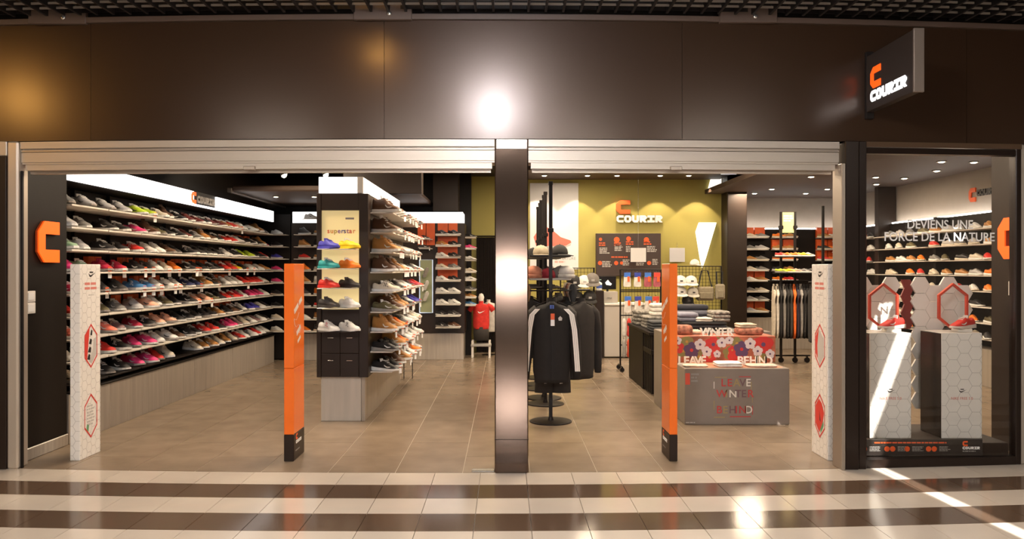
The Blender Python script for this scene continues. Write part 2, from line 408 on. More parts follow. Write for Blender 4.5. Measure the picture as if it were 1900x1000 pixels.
# ---- open-cell mall ceiling grille
gr = struct('ceiling_grille', curved(-6, 6, -.05, -.042, 3.52, 3.56, 20), METALB)
cell = .132
gm = mat('grille_bar', (.012, .009, .008), .5); gp = mat('grille_bar_lit', (.22, .185, .15), .5)  # long bars coloured pale to imitate light caught on their front faces
for i in range(10): part('bar', curved(-6, 6, -.06 - cell * (i + 1) * .8 - .004, -.06 - cell * (i + 1) * .8 + .004, 3.512, 3.528, 20), gp, gr)
bar_me = MB().box(-.009, .009, -.90, 0, 0, .05).mesh('bar', gm)
x = -5.9
while x < 5.9:
    b = link('bar', bar_me, gr); b.location = (x, yf(x) - .05, 3.497); x += cell
# ---- central pillar
pl = struct('pillar', MB().bbox(-.082, .173, 5.90, 6.16, 0, 2.545, .008), PILLAR)
part('joint_band', MB().bbox(-.084, .175, 5.897, 6.163, .255, .259, .001), BLACK, pl)
part('capital', MB().bbox(-.078, .169, 5.893, 5.92, 2.46, 2.545, .01), CHROME, pl)
part('foot_plate', MB().bbox(-.26, -.085, 5.93, 6.0, 0, .012, .003), CHROME, pl)
# ---- shutter boxes
def shutter(nm, x0, x1):
    o = struct(nm, curved(x0, x1, .03, .22, 2.37, 2.545), ALU)
    part('top_rail', curved(x0, x1, .005, .03, 2.49, 2.543), ALU, o)
    part('middle_lip', curved(x0, x1, .012, .03, 2.465, 2.478), ALUD, o)
    part('cover_plate', curved(x0, x1, .018, .03, 2.385, 2.46), ALU, o)
    part('bottom_rail', curved(x0 + .02, x1 - .02, .04, .09, 2.325, 2.375), ALU, o)
    part('shutter_edge', curved(x0 + .03, x1 - .03, .09, .12, 2.30, 2.345), ALUD, o)
    xm = x0 + (x1 - x0) * (.49 if x0 < 0 else .47); y = yf(xm)
    part('lock', MB().bbox(xm - .045, xm + .045, y + .015, y + .05, 2.315, 2.345, .004), ALUD, o)
shutter('trim_1', -3.78, -.084); shutter('trim_2', .175, 2.60)
struct('trim_3', MB().bbox(-3.87, -3.785, 6.02, 6.16, 0, 2.545, .012), mat('champagne_aluminium', (.55, .47, .38), .35, .5))
struct('trim_4', MB().bbox(-3.784, -3.768, 6.05, 6.075, 0, 2.32, .004), BLACK)
nb = struct('wall_neighbour', MB().box(-5.6, -3.872, 6.03, 6.12, 0, 2.43), mat('neighbour_panel', (.05, .028, .02), .4))
part('header', MB().bbox(-5.6, -3.872, 6.02, 6.12, 2.432, 2.545, .005), ALU, nb)
part('edge_strip', MB().bbox(-3.93, -3.873, 6.015, 6.03, 0, 2.43, .003), DARKB, nb)
struct('trim_5', MB().bbox(2.595, 2.625, 5.99, 6.16, 0, 2.37, .004), ALUD)
# ---- shop window
wx0, wx1 = 2.80, 4.06
yw = lambda x: yf(x)
win = struct('window_1', MB().add(*(lambda P: (P, [(0, 1, 2, 3)]))([(wx0, yf(wx0) + .02, .06), (wx1, yf(wx1) + .02, .06), (wx1, yf(wx1) + .02, 2.47), (wx0, yf(wx0) + .02, 2.47)])), GLASS)
gl = MB().prism([(wx0, yf(wx0) + .02, .06), (wx1, yf(wx1) + .02, .06), (wx1, yf(wx1) + .02, 2.47), (wx0, yf(wx0) + .02, 2.47)], (0, .012, 0))
win.data = gl.mesh('window_1', GLASS)
part('jamb', MB().bbox(2.627, 2.735, 6.00, 6.16, 0, 2.545, .006), DARKF, win)
part('jamb', MB().bbox(2.737, 2.80, 6.015, 6.12, 0, 2.545, .006), DARKF, win)
part('jamb', MB().bbox(4.055, 4.10, yf(4.07) - .01, yf(4.07) + .08, 0, 2.545, .006), DARKF, win)
part('head', curved(2.80, 4.06, -.005, .07, 2.455, 2.50, 4), DARKF, win)
part('head_trim', curved(2.80, 4.10, -.015, .05, 2.505, 2.545, 4), mat('bronze_trim', (.16, .10, .06), .3, .6), win)
part('sill', curved(2.80, 4.06, -.005, .09, 0, .065, 4), DARKF, win)
struct('trim_6', MB().bbox(4.10, 4.2, yf(4.1), yf(4.1) + .08, 0, 2.545), ALU)
struct('wall_beyond_window', MB().box(4.2, 6.2, 6.22, 6.3, 0, 2.545), DARKB)
fw = Frame((wx0, yf(wx0) + .018, 0), (wx1 - wx0, yf(wx1) - yf(wx0), 0), (0, 0, 1))
for t_, xx, zz, sz in (('DEVIENS UNE', .636, pz(424, 6.12), .098), ('FORCE DE LA NATURE', .632, pz(447, 6.12), .098)):
    part('window_lettering', text_mb(t_, sz, fw, xx, zz, .001, .001, 'CENTER', bold=.012, sx=.93), WHITEP, win)

# ================================================================== SHOES
def interp(tab, x):
    for (a, va), (b, vb) in zip(tab, tab[1:]):
        if x <= b:
            t = (x - a) / (b - a); t = max(0, min(1, t)); t = t * t * (3 - 2 * t); return va + (vb - va) * t
    return tab[-1][1]
SHOEW = [(0, .030), (.03, .036), (.10, .037), (.17, .045), (.22, .047), (.26, .038), (.285, .018)]
HT = {'runner': [(0, .082), (.02, .098), (.06, .083), (.10, .100), (.13, .096), (.20, .062), (.25, .046), (.285, .028)],
      'court':  [(0, .078), (.02, .086), (.06, .074), (.11, .095), (.14, .088), (.20, .060), (.25, .052), (.285, .034)],
      'boot':   [(0, .135), (.02, .150), (.06, .142), (.10, .152), (.13, .135), (.18, .080), (.25, .060), (.285, .036)]}
SOLE_T = {'runner': [(0, .036), (.12, .028), (.285, .022)], 'court': [(0, .026), (.285, .026)], 'boot': [(0, .034), (.12, .03), (.285, .028)]}
def surf(kind, x, a):                                            # point on the upper, a in 0..pi over the top
    w_, h_, zs = interp(SHOEW, x), interp(HT[kind], x), interp(SOLE_T[kind], x) - .004
    c, s_ = math.cos(a), max(0, math.sin(a)); lean = .78 if x < .14 else .9
    y = w_ * (abs(c) ** .62) * (1 if c > 0 else -1) * (1 - (1 - lean) * s_)
    z = zs + (h_ - zs) * s_ ** .62
    if x < .105 and .012 < x and abs(c) < .62: z -= (.62 - abs(c)) / .62 * .045
    return (x, y, z)
def shoe_parts(kind, st=None, na=11):
    st = st or [0, .012, .03, .055, .08, .102, .112, .135, .165, .20, .23, .255, .272, .285]
    up = MB(); up.loft([[surf(kind, x, math.pi * k / (na - 1)) for k in range(na)] for x in st], closed=True, caps=True)
    so = MB(); out = []
    ss = [0, .01, .03, .08, .12, .17, .22, .255, .275, .285]
    for x in ss: out.append((x * 1.02 - .003, interp(SHOEW, x) + .006))
    out.append((.293, 0))
    loop = out + [(x, -y) for x, y in out[-2::-1]]
    lo = [(x, y, .002 + max(0, (x - .23) * .16)) for x, y in loop]; hi = [(x, y * .97, interp(SOLE_T[kind], max(0, min(.285, x))) + max(0, (x - .25) * .1)) for x, y in loop]
    so.loft([lo, hi])
    lin = MB(); lin.poly([(.055 + .038 * math.cos(a), .022 * math.sin(a), interp(HT[kind], .055) - .032) for a in [2 * math.pi * k / 12 for k in range(12)]])
    la = MB()
    for x in (.118, .134, .150, .166):
        p = [surf(kind, x, math.pi * q) for q in (.38, .5, .62)]
        la.tube([(a, b * 1.0, c + .002) for a, b, c in p], .0035, 5)
    tg = [surf(kind, .10, math.pi * q) for q in (.36, .5, .64)]
    zt = interp(HT[kind], .10)
    la.loft([[(.092, -.02, zt - .03), (.092, .02, zt - .03), (.100, .02, zt - .03), (.100, -.02, zt - .03)], [(.084, -.021, zt + .014), (.084, .021, zt + .014), (.094, .021, zt + .012), (.094, -.021, zt + .012)]])
    mk = MB()
    for sd in (1, -1):
        if kind == 'court':
            for i in range(3):
                x0 = .125 + i * .022
                q = []
                for (dx, aa) in ((0, .08), (.010, .08), (-.018, .36), (-.028, .36)):
                    p = surf(kind, x0 + dx, math.pi * (aa if sd > 0 else 1 - aa)); q.append((p[0], p[1] + .0022 * sd, p[2] + .001))
                mk.poly(q if sd > 0 else q[::-1])
        else:
            q = []
            for a, b in SW:
                xx = .225 - a * .15; f_ = (.06 + b * .75) * .5
                p = surf(kind, xx, math.pi * (f_ if sd > 0 else 1 - f_)); q.append((p[0], p[1] + .0032 * sd, p[2] + .001))
            # strip triangulation along the mark so that it hugs the curved side
            m_ = len(q); mk.add(q, [(i, i + 1, m_ - 1 - i, m_ - i if m_ - i < m_ else 0) if i else (0, 1, m_ - 1) for i in range(0, m_ // 2 - 0) if i + 1 < m_ - 1 - i])
    return up, so, lin, la, mk
TAGM = [WHITEP, ORPRINT]
def tag_mesh():
    mb = MB(); mb.box(-.0012, .0012, -.017, .017, -.085, -.03); mb.box(-.0012, .0012, -.017, .017, -.029, .012, 1); return mb.mesh('price_tag', TAGM)
TAG = tag_mesh()
SM = {}
for kd in ('runner', 'court', 'boot'):
    up, so, lin, la, mk = shoe_parts(kd)
    SM[kd] = dict(upper=up.mesh('upper', DYE, smooth=True), sole=so.mesh('sole', DYE), lining=lin.mesh('lining', BLACKP), laces=la.mesh('laces', DYE), side_mark=mk.mesh('side_mark', DYE))
PAL = {'white': (.72, .70, .66), 'cream': (.62, .54, .42), 'light grey': (.45, .43, .42), 'grey': (.20, .19, .18), 'black': (.018, .016, .016), 'charcoal': (.05, .045, .043),
       'brown': (.10, .045, .022), 'tan': (.42, .19, .05), 'maroon': (.12, .018, .015), 'red': (.62, .03, .022), 'crimson': (.42, .012, .045), 'hot pink': (.72, .045, .19),
       'salmon pink': (.85, .20, .13), 'peach': (.80, .42, .28), 'orange': (.85, .20, .015), 'yellow': (.80, .58, .01), 'lime yellow': (.55, .72, .04), 'mint green': (.28, .42, .26),
       'teal': (.03, .30, .30), 'blue': (.06, .20, .42), 'royal blue': (.055, .05, .38), 'navy': (.02, .025, .08), 'mauve': (.22, .12, .12), 'olive': (.12, .10, .045), 'silver': (.4, .4, .4)}
CODE = dict(W='white', C='cream', L='light grey', G='grey', K='black', H='charcoal', B='brown', T='tan', M='maroon', R='red', X='crimson', P='hot pink', S='salmon pink', A='peach',
            O='orange', Y='yellow', U='lime yellow', E='mint green', Q='teal', D='blue', N='royal blue', V='navy', Z='mauve', J='olive')
def make_shoe(name, label, cat, group, col, loc, rz, kind='runner', sole=None, mark=None, tagged=False, sc_=1., tilt=0, full=True):
    c = PAL[col]; dark = sum(c) < .25
    t = thing(name, label, cat, loc, rz, group); t.scale = (sc_,) * 3; t.rotation_euler = (0, tilt, rz)
    S = SM[kind]
    up_ = link('upper', S['upper'], t, c)
    link('sole', S['sole'], t, sole or (PAL['white'] if random.random() < .8 else (.3, .27, .24)))
    mkc = mark or (PAL['white'] if dark or sum(c) < 1.3 else (.05, .05, .05))
    if full:
        link('lining', S['lining'], up_); link('laces', S['laces'], up_, (.6, .58, .55) if random.random() < .5 else c)
        link('side_mark', S['side_mark'], up_, mkc)
    else: link('side_mark', S['side_mark'], up_, mkc)
    if tagged:
        p = link('price_tag', TAG, t); p.location = (.275, 0, .03); p.rotation_euler = (0, -tilt, random.uniform(-.3, .3))
    return t

# ================================================================== LONG SHOE WALL
YA, YB = 6.92, 13.0
ROWS = [2.14 - .204 * i for i in range(9)]
edges = [6.94, 7.60, 8.28, 9.64, 11.0, 12.0, 12.98]
bay = ['bay beside the white security pedestal', 'second bay', 'third bay', 'fourth bay', 'fifth bay', 'last bay, farthest from the entrance']
OBX = [(0, 3), (1, 3), (2, 3), (2, 4), (3, 3), (4, 3), (5, 3), (2, 5), (4, 4), (5, 1), (4, 6)]
for b_ in range(6):
    y0, y1 = edges[b_], edges[b_ + 1]
    t = thing('shoe_shelving', f'dark shoe shelving against the long wall, {bay[b_]}', 'shelving', (-4.05, (y0 + y1) / 2, .46), group='shelving bays of the long shoe wall')
    part('back_panel', MB().box(-4.29, -4.26, y0, y1, .46, 2.34), BLACK, t)
    part('upright', MB().box(-4.26, -4.22, y0, y0 + .012, .46, 2.34), BLACK, t)
    for r_, z in enumerate(ROWS):
        dx = 0 if b_ else -.0
        part('shelf', MB().bbox(-4.26, -3.885, y0 + .014, y1 - .004, z - .018, z, .003), SHELFM if r_ < 8 else BLACK, t)
    for bb, rr in OBX:
        if bb == b_:
            k = 0; yy = y0 + .08
            while yy + .13 < y1:
                if (k + rr) % 3: part('box_front', MB().bbox(-4.255, -4.20, yy, yy + .12, ROWS[rr] + .01, ROWS[rr] + .155, .003), ORBOX, t)
                yy += .135; k += 1
pb = thing('plinth', 'brushed grey plinth running under the long shoe wall', 'plinth', (-4.05, 9.9, 0))
for i in range(6):
    part('plinth_panel', MB().bbox(-4.28, -3.87, 6.88 if i == 0 else edges[i] + .002, edges[i + 1] - .002, 0, .44, .003), PLINTH, pb)
part('plinth_cap', MB().bbox(-4.29, -3.86, 6.88, 13.0, .442, .458, .003), BLACK, pb)
lb = thing('light_box_header', 'long glowing white light box above the shoe wall', 'light box', (-4.05, 9.9, 2.345))
part('lit_face', MB().bbox(-3.925, -3.90, 6.86, 9.72, 2.35, 2.53, .004), LIGHTBOX, lb)
part('lit_face', MB().bbox(-3.925, -3.90, 10.48, 13.06, 2.35, 2.53, .004), LIGHTBOX, lb)
part('lit_sill', MB().bbox(-3.925, -3.90, 9.722, 10.478, 2.35, 2.375, .004), LIGHTBOX, lb)
part('housing', MB().box(-4.29, -3.926, 6.86, 13.06, 2.345, 2.54), BLACK, lb)
fr = Frame((-3.899, 9.72, 2.38), (0, 1, 0), (0, 0, 1))
part('emblem', letter('C', fr, -.09, .0, .14, .14, .006), ORANGE, lb)
fr2 = Frame((-3.925, 9.86, 2.40), (0, 1, 0), (0, 0, 1))
for i, ch in enumerate('COURIR'): part('letter', letter(ch, fr2, i * .10, 0, .09, .09, .012), GREYP, lb)
# colours read off the wall: one string per shelf (top first); '.' leaves a gap; lower case = with price tag
BAYS = [
 ['GL', 'LG', 'EL', 'PE', 'XG', 'RK', 'SG', 'WE', 'CK'],
 ['LL', 'KK', 'KK', 'xx', 'HH', 'JG', 'SZ', 'RK', 'KK'],
 ['UuCBK', 'PBJKK', 'RWWBK', 'kkWco', 'ddwww', 'LAWJK', 'XKAAK', 'PPWWB', 'PPRC.'],
 ['MMKMM', 'MGTBK', 'KKKHK', 'kkKHK', 'VvTKB', 'KaaJK', 'KKKKT', 'KKRRK', '.CTTC'],
 ['TRaW', 'RRWK', 'WKKU', 'RRYk', 'WWWR', 'RRXW', 'KBKW', 'PPZC', 'TCRW'],
 ['WCTK', 'KWKT', 'UKKR', 'WWWT', 'RRRW', 'PPPW', 'NNWK', 'WZWK', 'WRWW']]
for r_, z in enumerate(ROWS):
    idx = 0
    for b_ in range(6):
        y0, y1 = edges[b_] + .05, edges[b_ + 1] - .04; s_ = BAYS[b_][r_]; n = len(s_)
        for k, ch in enumerate(s_):
            if ch == '.': continue
            idx += 1; col = CODE[ch.upper()]
            y = y0 + (y1 - y0) * (k + .5) / n
            kd = 'boot' if (col in ('brown', 'tan') and random.random() < .35) or (b_ == 2 and r_ == 8 and ch == 'C') else random.choice(['runner', 'runner', 'runner', 'court'])
            make_shoe('sneaker', f'{col} sneaker, {nth(idx)} from the entrance on the {nth(r_ + 1)} shelf down of the long wall', 'sneaker', f'sneakers on the {nth(r_ + 1)} shelf of the long wall', col,
                      (-4.20 + random.uniform(-.01, .02), y + .07, z + .001), R(random.uniform(-36, -18)), kd, tagged=ch.islower() or (r_ in (3, 4) and random.random() < .35), sc_=random.uniform(1.12, 1.2), full=b_ < 5)
# ---- emblem, switch on the dark entrance wall
def emblem(name, label, fr, h, d):
    t = thing(name, label, 'sign', fr.p(h / 2, 0))
    part('lit_face', letter('C', fr, 0, 0, h * 1.0, h * .86, .012, d), ORANGE, t)
    part('return_edge', letter('C', fr, 0, 0, h, h * .86, d, .001), mat('orange_return', (.55, .07, .01), .4), t)
emblem('emblem_sign', 'glowing orange letter C on the black wall above the white switch plates', Frame((-3.879, 6.40, 1.61), (0, 1, 0), (0, 0, 1)), .345, .02)
emblem('emblem_sign', 'glowing orange letter C behind the glass of the shop window', Frame((4.299, 6.715, 1.64), (0, -1, 0), (0, 0, 1)), .35, .03)
t = thing('light_switch', 'pair of white square switch plates on the black entrance wall', 'switch', (-3.88, 6.32, 1.19))
for z in (1.19, 1.285):
    o = part('switch_plate', MB().bbox(-3.88, -3.868, 6.26, 6.39, z, z + .09, .004), WHITEB, t)
    part('rocker', MB().bbox(-3.869, -3.864, 6.285, 6.365, z + .015, z + .075, .002), WHITEP, o)

# ================================================================== SECURITY PEDESTALS
def hexbadge(parent, fr, cx, cy, w, h, kind):
    o = MB(); i_ = [(-w / 2, -h * .25), (0, -h / 2), (w / 2, -h * .25), (w / 2, h * .25), (0, h / 2), (-w / 2, h * .25)]
    t_ = .9
    for k in range(6):
        a, b = i_[k], i_[(k + 1) % 6]
        o.poly([fr.p(cx + a[0], cy + a[1], .0016), fr.p(cx + b[0], cy + b[1], .0016), fr.p(cx + b[0] * t_, cy + b[1] * t_, .0016), fr.p(cx + a[0] * t_, cy + a[1] * t_, .0016)])
    part('badge_outline', o, REDP, parent)
    P = lambda L: MB().poly([fr.p(cx + a * w, cy + b * h, .0013) for a, b in L])
    if kind == 'shoe':
        part('badge_print', P([(-.45, -.2), (-.45, .22), (-.1, .42), (-.3, -.32)]), REDP, parent)
        m = MB()
        for a, b, c in ((.05, .32, .10), (-.02, .12, .14), (-.08, -.06, .16), (-.14, -.22, .15)):
            m.poly([fr.p(cx + (a - c) * w, cy + (b - .07) * h, .0014), fr.p(cx + (a + c * .4) * w, cy + (b - .09) * h, .0014), fr.p(cx + (a + c * .6) * w, cy + (b + .02) * h, .0014), fr.p(cx + (a - c * .2) * w, cy + (b + .05) * h, .0014)])
        part('badge_print', m, BLACKP, parent)
        part('badge_print', P([(.2, .15), (.42, .18), (.42, -.2), (.05, -.4), (-.15, -.35), (.15, -.1)]), LGREYP, parent)
    elif kind == 'text':
        part('badge_print', greek(fr, cx - w * .32, cy - h * .22, w * .64, h * .48, 7, seed=3), LGREYP, parent)
        part('badge_print', P([(-.35, -.30), (-.2, -.36), (-.15, -.2), (-.3, -.16)]), mat('green_print', (.12, .30, .14), .5), parent)
    elif kind == 'crystal':
        part('badge_print', P([(-.42, .2), (-.1, .38), (-.25, .0), (-.2, -.3), (-.42, -.18)]), REDP, parent)
        part('badge_print', P([(-.1, .38), (.38, .18), (.38, -.2), (0, -.42), (-.2, -.3), (-.25, 0)]), LGREYP, parent)
    else:
        part('badge_print', P([(-.42, -.2), (-.42, .2), (-.1, .38), (.2, .3), (.42, .1), (.3, -.1), (-.05, -.38)]), REDP, parent)
        part('badge_print', P([(.1, -.38), (.36, -.2), (.36, -.08), (.05, -.3)]), MATS['green_print'] if 'green_print' in MATS else GREYP, parent)
        part('badge_print', MB().poly([fr.p(cx + a * w, cy + b * h, .0017) for a, b in [(-.05, .12), (.1, -.12), (0, -.1)]]), BLACKP, parent)
def white_gate(label, x0, x1, y0, y1, side, kinds):
    t = thing('security_pedestal', label, 'pedestal', ((x0 + x1) / 2, (y0 + y1) / 2, 0), group='white anti-theft pedestals at the two ends')
    part('body', MB().bbox(x0, x1, y0, y1, 0, 1.594, .004), WHITEB, t)
    f1 = front(x0, y0, 0); f2 = Frame((x1, y0, 0), (0, 1, 0), (0, 0, 1)) if side > 0 else Frame((x0, y1, 0), (0, -1, 0), (0, 0, 1))
    d = y1 - y0
    part('honeycomb_print', hexlines(f1, x1 - x0, 1.59, .046, .003, .0009), HEXP, t)
    part('honeycomb_print', hexlines(f2, d, 1.59, .046, .003, .0009), HEXP, t)
    part('logo_print', swoosh(f2, d * .40, 1.485, d * .34, .0015), BLACKP, t)
    part('logo_print', greek(f2, d * .45, 1.515, d * .2, .022, 1, seed=2, off=.0016), BLACKP, t)
    part('title_print', greek(f2, d * .22, 1.375, d * .62, .075, 2, seed=5), mat('faded_red_print', (.62, .20, .16), .5), t)
    part('small_print', greek(f2, d * .4, 1.33, d * .3, .016, 1, seed=6), LGREYP, t)
    hexbadge(t, f2, d * .52, .915, d * .62, .37, kinds[0]); hexbadge(t, f2, d * .52, .335, d * .62, .37, kinds[1])
white_gate('white honeycomb security pedestal by the orange letter C wall', -3.53, -3.45, 6.29, 6.61, 1, ('shoe', 'text'))
white_gate('white honeycomb security pedestal beside the window jamb and hanging clothes', 2.612, 2.685, 6.29, 6.62, -1, ('crystal', 'red'))
def orange_gate(label, x0, x1, y0, y1, side):
    t = thing('security_pedestal', label, 'pedestal', ((x0 + x1) / 2, (y0 + y1) / 2, 0), group='orange anti-theft pedestals')
    part('body', MB().bbox(x0, x1, y0, y1, .752, 1.598, .004), ORANGEP, t)
    part('body', MB().bbox(x0, x1, y0, y1, .215, .750, .004), ORANGEP, t)
    part('base', MB().bbox(x0 - .001, x1 + .001, y0 - .001, y1 + .001, 0, .214, .004), DARKB, t)
    f2 = Frame((x1, y0, 0), (0, 1, 0), (0, 0, 1)) if side > 0 else Frame((x0, y1, 0), (0, -1, 0), (0, 0, 1)); d = y1 - y0
    m = MB()                                                      # slanted slogan, too soft to read
    def slant(cx, cy, w_, h_, n_, sd):
        ff = Frame(f2.p(cx, cy), f2.r * math.cos(.42) + f2.u * math.sin(.42), f2.u * math.cos(.42) - f2.r * math.sin(.42))
        g = greek(ff, 0, 0, w_, h_, n_, seed=sd); m.add(g.v, g.f)
    slant(d * .08, 1.17, d * .95, .075, 1, 11); slant(d * .3, .99, d * .5, .07, 1, 12); slant(d * .38, .93, d * .4, .05, 1, 13)
    pts = [f2.p(d * (.3 + .28 * math.sin(k * .5)), 1.02 + .16 * k / 14 + .02 * math.cos(k * 1.3), .001) for k in range(15)]
    for a, b in zip(pts, pts[1:]):
        q = f2.u.cross(f2.n) * .004; m.poly([a - q, a + q, b + q, b - q])
    part('slogan_print', m, mat('soft_white_print', (.75, .62, .52), .5), t)
    logo(t, f2, d * .08, .0015, ORPRINT, WHITEP, .001, d * .18, .13, split=False)
    part('small_print', greek(f2, d * .15, .065, d * .5, .02, 1, seed=4, off=.0016), GREYP, t)
orange_gate('orange security pedestal with dark base in front of the shoe tower', -1.79, -1.71, 6.27, 6.59, 1)
orange_gate('orange security pedestal with dark base in front of the grey table', 1.326, 1.389, 6.27, 6.59, -1)

# ================================================================== SHOE TOWER (gondola)
GX0, GX1, GY0, GY1 = -1.914, -1.40, 7.86, 10.6
t = thing('shoe_tower', 'dark free-standing shoe tower with lit header and beige poster front', 'shelving', (-1.66, 9.2, 0))
part('plinth', MB().bbox(-1.885, -1.475, 7.93, 10.6, 0, .455, .004), mat('pale_grey_laminate', (.46, .41, .35), .35, .1, noise=.08, nscale=4, stretch=(5, 5, .4)), t)
part('plinth_corner', MB().bbox(-1.472, -1.435, 7.93, 10.6, 0, .455, .004), PLINTH, t)
part('core', MB().box(GX0 + .04, GX1, GY0 + .06, GY1, .457, 2.32), DARKB, t)
part('post', MB().bbox(GX0, GX0 + .045, GY0, GY1, .457, 2.32, .004), DARKB, t)
part('post', MB().bbox(GX1 - .085, GX1 + .01, GY0, GY0 + .12, .457, 2.32, .004), DARKB, t)
part('header_panel', MB().bbox(GX0 + .046, GX1 - .086, GY0 + .004, GY0 + .058, 2.152, 2.318, .003), DARKB, t)
part('lit_poster', MB().bbox(GX0 + .046, GX1 - .086, GY0 + .03, GY0 + .058, 1.145, 2.150, .002), POSTERY, t)
part('lower_panel', MB().bbox(GX0 + .046, GX1 - .086, GY0 + .03, GY0 + .058, .93, 1.143, .002), DARKB, t)
xm = (GX0 + GX1 - .04) / 2
for i, (xa, xb) in enumerate(((GX0 + .047, xm - .001), (xm + .001, GX1 - .087))):
    for z0, z1 in ((.70, .928), (.462, .698)):
        dr = part('drawer', MB().bbox(xa, xb, GY0 + .006, GY0 + .058, z0, z1, .003), DARKB, t)
        part('handle', MB().bbox((xa + xb) / 2 - .03, (xa + xb) / 2 + .03, GY0, GY0 + .007, z1 - .075, z1 - .067, .001), CHROME, dr)
part('lit_header', MB().bbox(GX0 + .02, GX1 - .105, GY0 + .01, GY0 + .03, 2.325, 2.488, .003), LIGHTBOX, t)
part('lit_header', MB().bbox(GX1 - .065, GX1 - .045, GY0 + .05, GY1, 2.325, 2.488, .003), LIGHTBOX, t)
part('header_corner', MB().bbox(GX1 - .104, GX1 - .045, GY0 + .01, GY0 + .049, 2.325, 2.49, .003), mat('frosted_corner', (.5, .48, .46), .5), t)
part('header_core', MB().box(GX0 + .02, GX1 - .07, GY0 + .032, GY1, 2.322, 2.486), DARKB, t)
fr = front(GX0 + .046, GY0 + .03, 0)
cols = [(.75, .12, .03), (.75, .3, .02), (.5, .35, .03), (.25, .12, .3), (.1, .12, .3), (.05, .05, .2), (.3, .1, .2), (.6, .1, .05), (.75, .3, .1)]
cx = .055
for i, ch in enumerate('superstar'):
    m = text_mb(ch, .068, fr, cx, 1.92, .001, .0008, bold=.02)
    part('title_letter', m, mat(f'title_ink_{i}', cols[i], .5), t); cx += {'r': .0245, 't': .025, 's': .031}.get(ch, .037)
part('small_print', greek(fr, .24, 2.05, .12, .035, 1, seed=8), GREYP, t)
fshoes = [(1.755, 'royal blue', 'yellow'), (1.56, 'teal', 'orange'), (1.365, 'red', 'black'), (1.17, 'charcoal', 'white'), (.935, 'white', 'white')]
for i, (z, a, b) in enumerate(fshoes):
    part('clear_shelf', MB().bbox(GX0 + .05, GX1 - .09, GY0 - .19, GY0 + .03, z - .008, z, .002), CLEAR if i < 4 else DARKB, t)
    for j, c in enumerate((a, b)):
        pos = 'beside it' if j else ''
        lab = f'plain {c} court sneaker on the {nth(i + 1)} shelf of the lit poster tower' if i < 4 else ('white sneaker with red stripes below the lit poster of the tower' if j == 0 else 'white sneaker with black stripes below the lit poster of the tower')
        make_shoe('court_sneaker', lab, 'sneaker', 'court sneakers on the tower front', c, (GX0 + .045 + j * .205, GY0 - .015, z + .001), R(-42), 'court', sole=PAL[c], mark=(PAL[c] if i < 4 else ((.5, .03, .03) if j == 0 else (.02, .02, .02))), sc_=1.02)
GROWS = [.50 + .205 * i for i in range(9)][::-1]
for r_, z in enumerate(GROWS):
    for j, (y0, y1) in enumerate(((8.0, 9.28), (9.30, 10.58))):
        part('side_shelf', MB().bbox(GX1 + .001, GX1 + .235, y0, y1, z - .014, z, .003), SHELFM, t)
GCOL = ['BBhhwwdk', 'BBkwwkwr', 'Ttkwwwwk', 'BBtKwkkW', 'CHkwwkXR', 'JBttkwNN', 'Ttokwwcw', 'KktowwwW', 'KKBtwwow']
for r_, z in enumerate(GROWS):
    s_ = GCOL[r_]
    for k, ch in enumerate(s_):
        y = 8.12 + k * .322; col = CODE[ch.upper()]
        make_shoe('sneaker', f'{col} shoe, {nth(k + 1)} from the front on the {nth(r_ + 1)} side shelf of the shoe tower', 'sneaker', 'shoes on the side of the shoe tower', col,
                  (GX1 + .02, y, z + .001), R(random.uniform(-34, -16)), 'boot' if col in ('brown', 'tan') else random.choice(['runner', 'court', 'runner']), tagged=ch.islower() or random.random() < .3, sc_=1.08, full=k < 4)
t2 = thing('wire_stand', 'thin black wire stand behind the shoe tower end', 'stand', (-1.38, 11.0, 0))
for dx in (-.06, .06):
    part('leg', MB().tube([(-1.38 + dx, 11.0, 0), (-1.38 + dx, 11.0, .42), (-1.38, 11.0, .45)], .006, 6), METALB, t2)

# ================================================================== BACK UNITS
def lit_unit(label, x0, x1, y, depth, zb=.46, ztop=2.345, hdr=.19, side=False):
    t = thing('shoe_cabinet', label, 'shelving', ((x0 + x1) / 2, y + depth / 2, 0))
    part('plinth', MB().bbox(x0 + .01, x1 - .02, y + .02, y + depth, 0, zb - .002, .004), PLINTH, t)
    part('panel', MB().bbox(x0, x1, y, y + depth, zb, ztop, .004), DARKB, t)
    part('lit_header', MB().bbox(x0 + .02, x1 - .03, y + .01, y + .03, ztop + .002, ztop + hdr, .003), LIGHTBOX, t)
    part('header_core', MB().box(x0 + .02, x1 - .06, y + .032, y + depth, ztop + .001, ztop + hdr - .01), DARKB, t)
    if side: part('lit_header', MB().bbox(x1 - .055, x1 - .035, y + .04, y + depth, ztop + .002, ztop + hdr, .003), LIGHTBOX, t)
    return t
yb = 13.3
t = lit_unit('dark shoe cabinet with lit header and orange boxes beyond the tower', -1.85, -.70, yb, .62, side=True)
for (u0, u1, v0, v1) in ((775, 790, 414, 455), (791, 807, 414, 455), (812, 831, 414, 433), (832, 849, 414, 433), (812, 849, 439, 473), (812, 849, 474, 499), (812, 849, 500, 521)):
    part('box_front', MB().bbox(px(u0, yb), px(u1, yb), yb - .012, yb + .001, pz(v1, yb), pz(v0, yb), .003), ORBOX, t)
fb = thing('showcase_frame', 'tall lit showcase frame on the dark cabinet holding white shoes', 'showcase', (px(791, yb), yb, pz(581, yb)))
x0, x1, z0, z1 = px(779, yb), px(803, yb), pz(580, yb), pz(482, yb)
part('backing', MB().bbox(x0 + .01, x1 - .01, yb - .03, yb - .002, z0, z1, .003), mat('sage_backing', (.25, .27, .15), .5), fb)
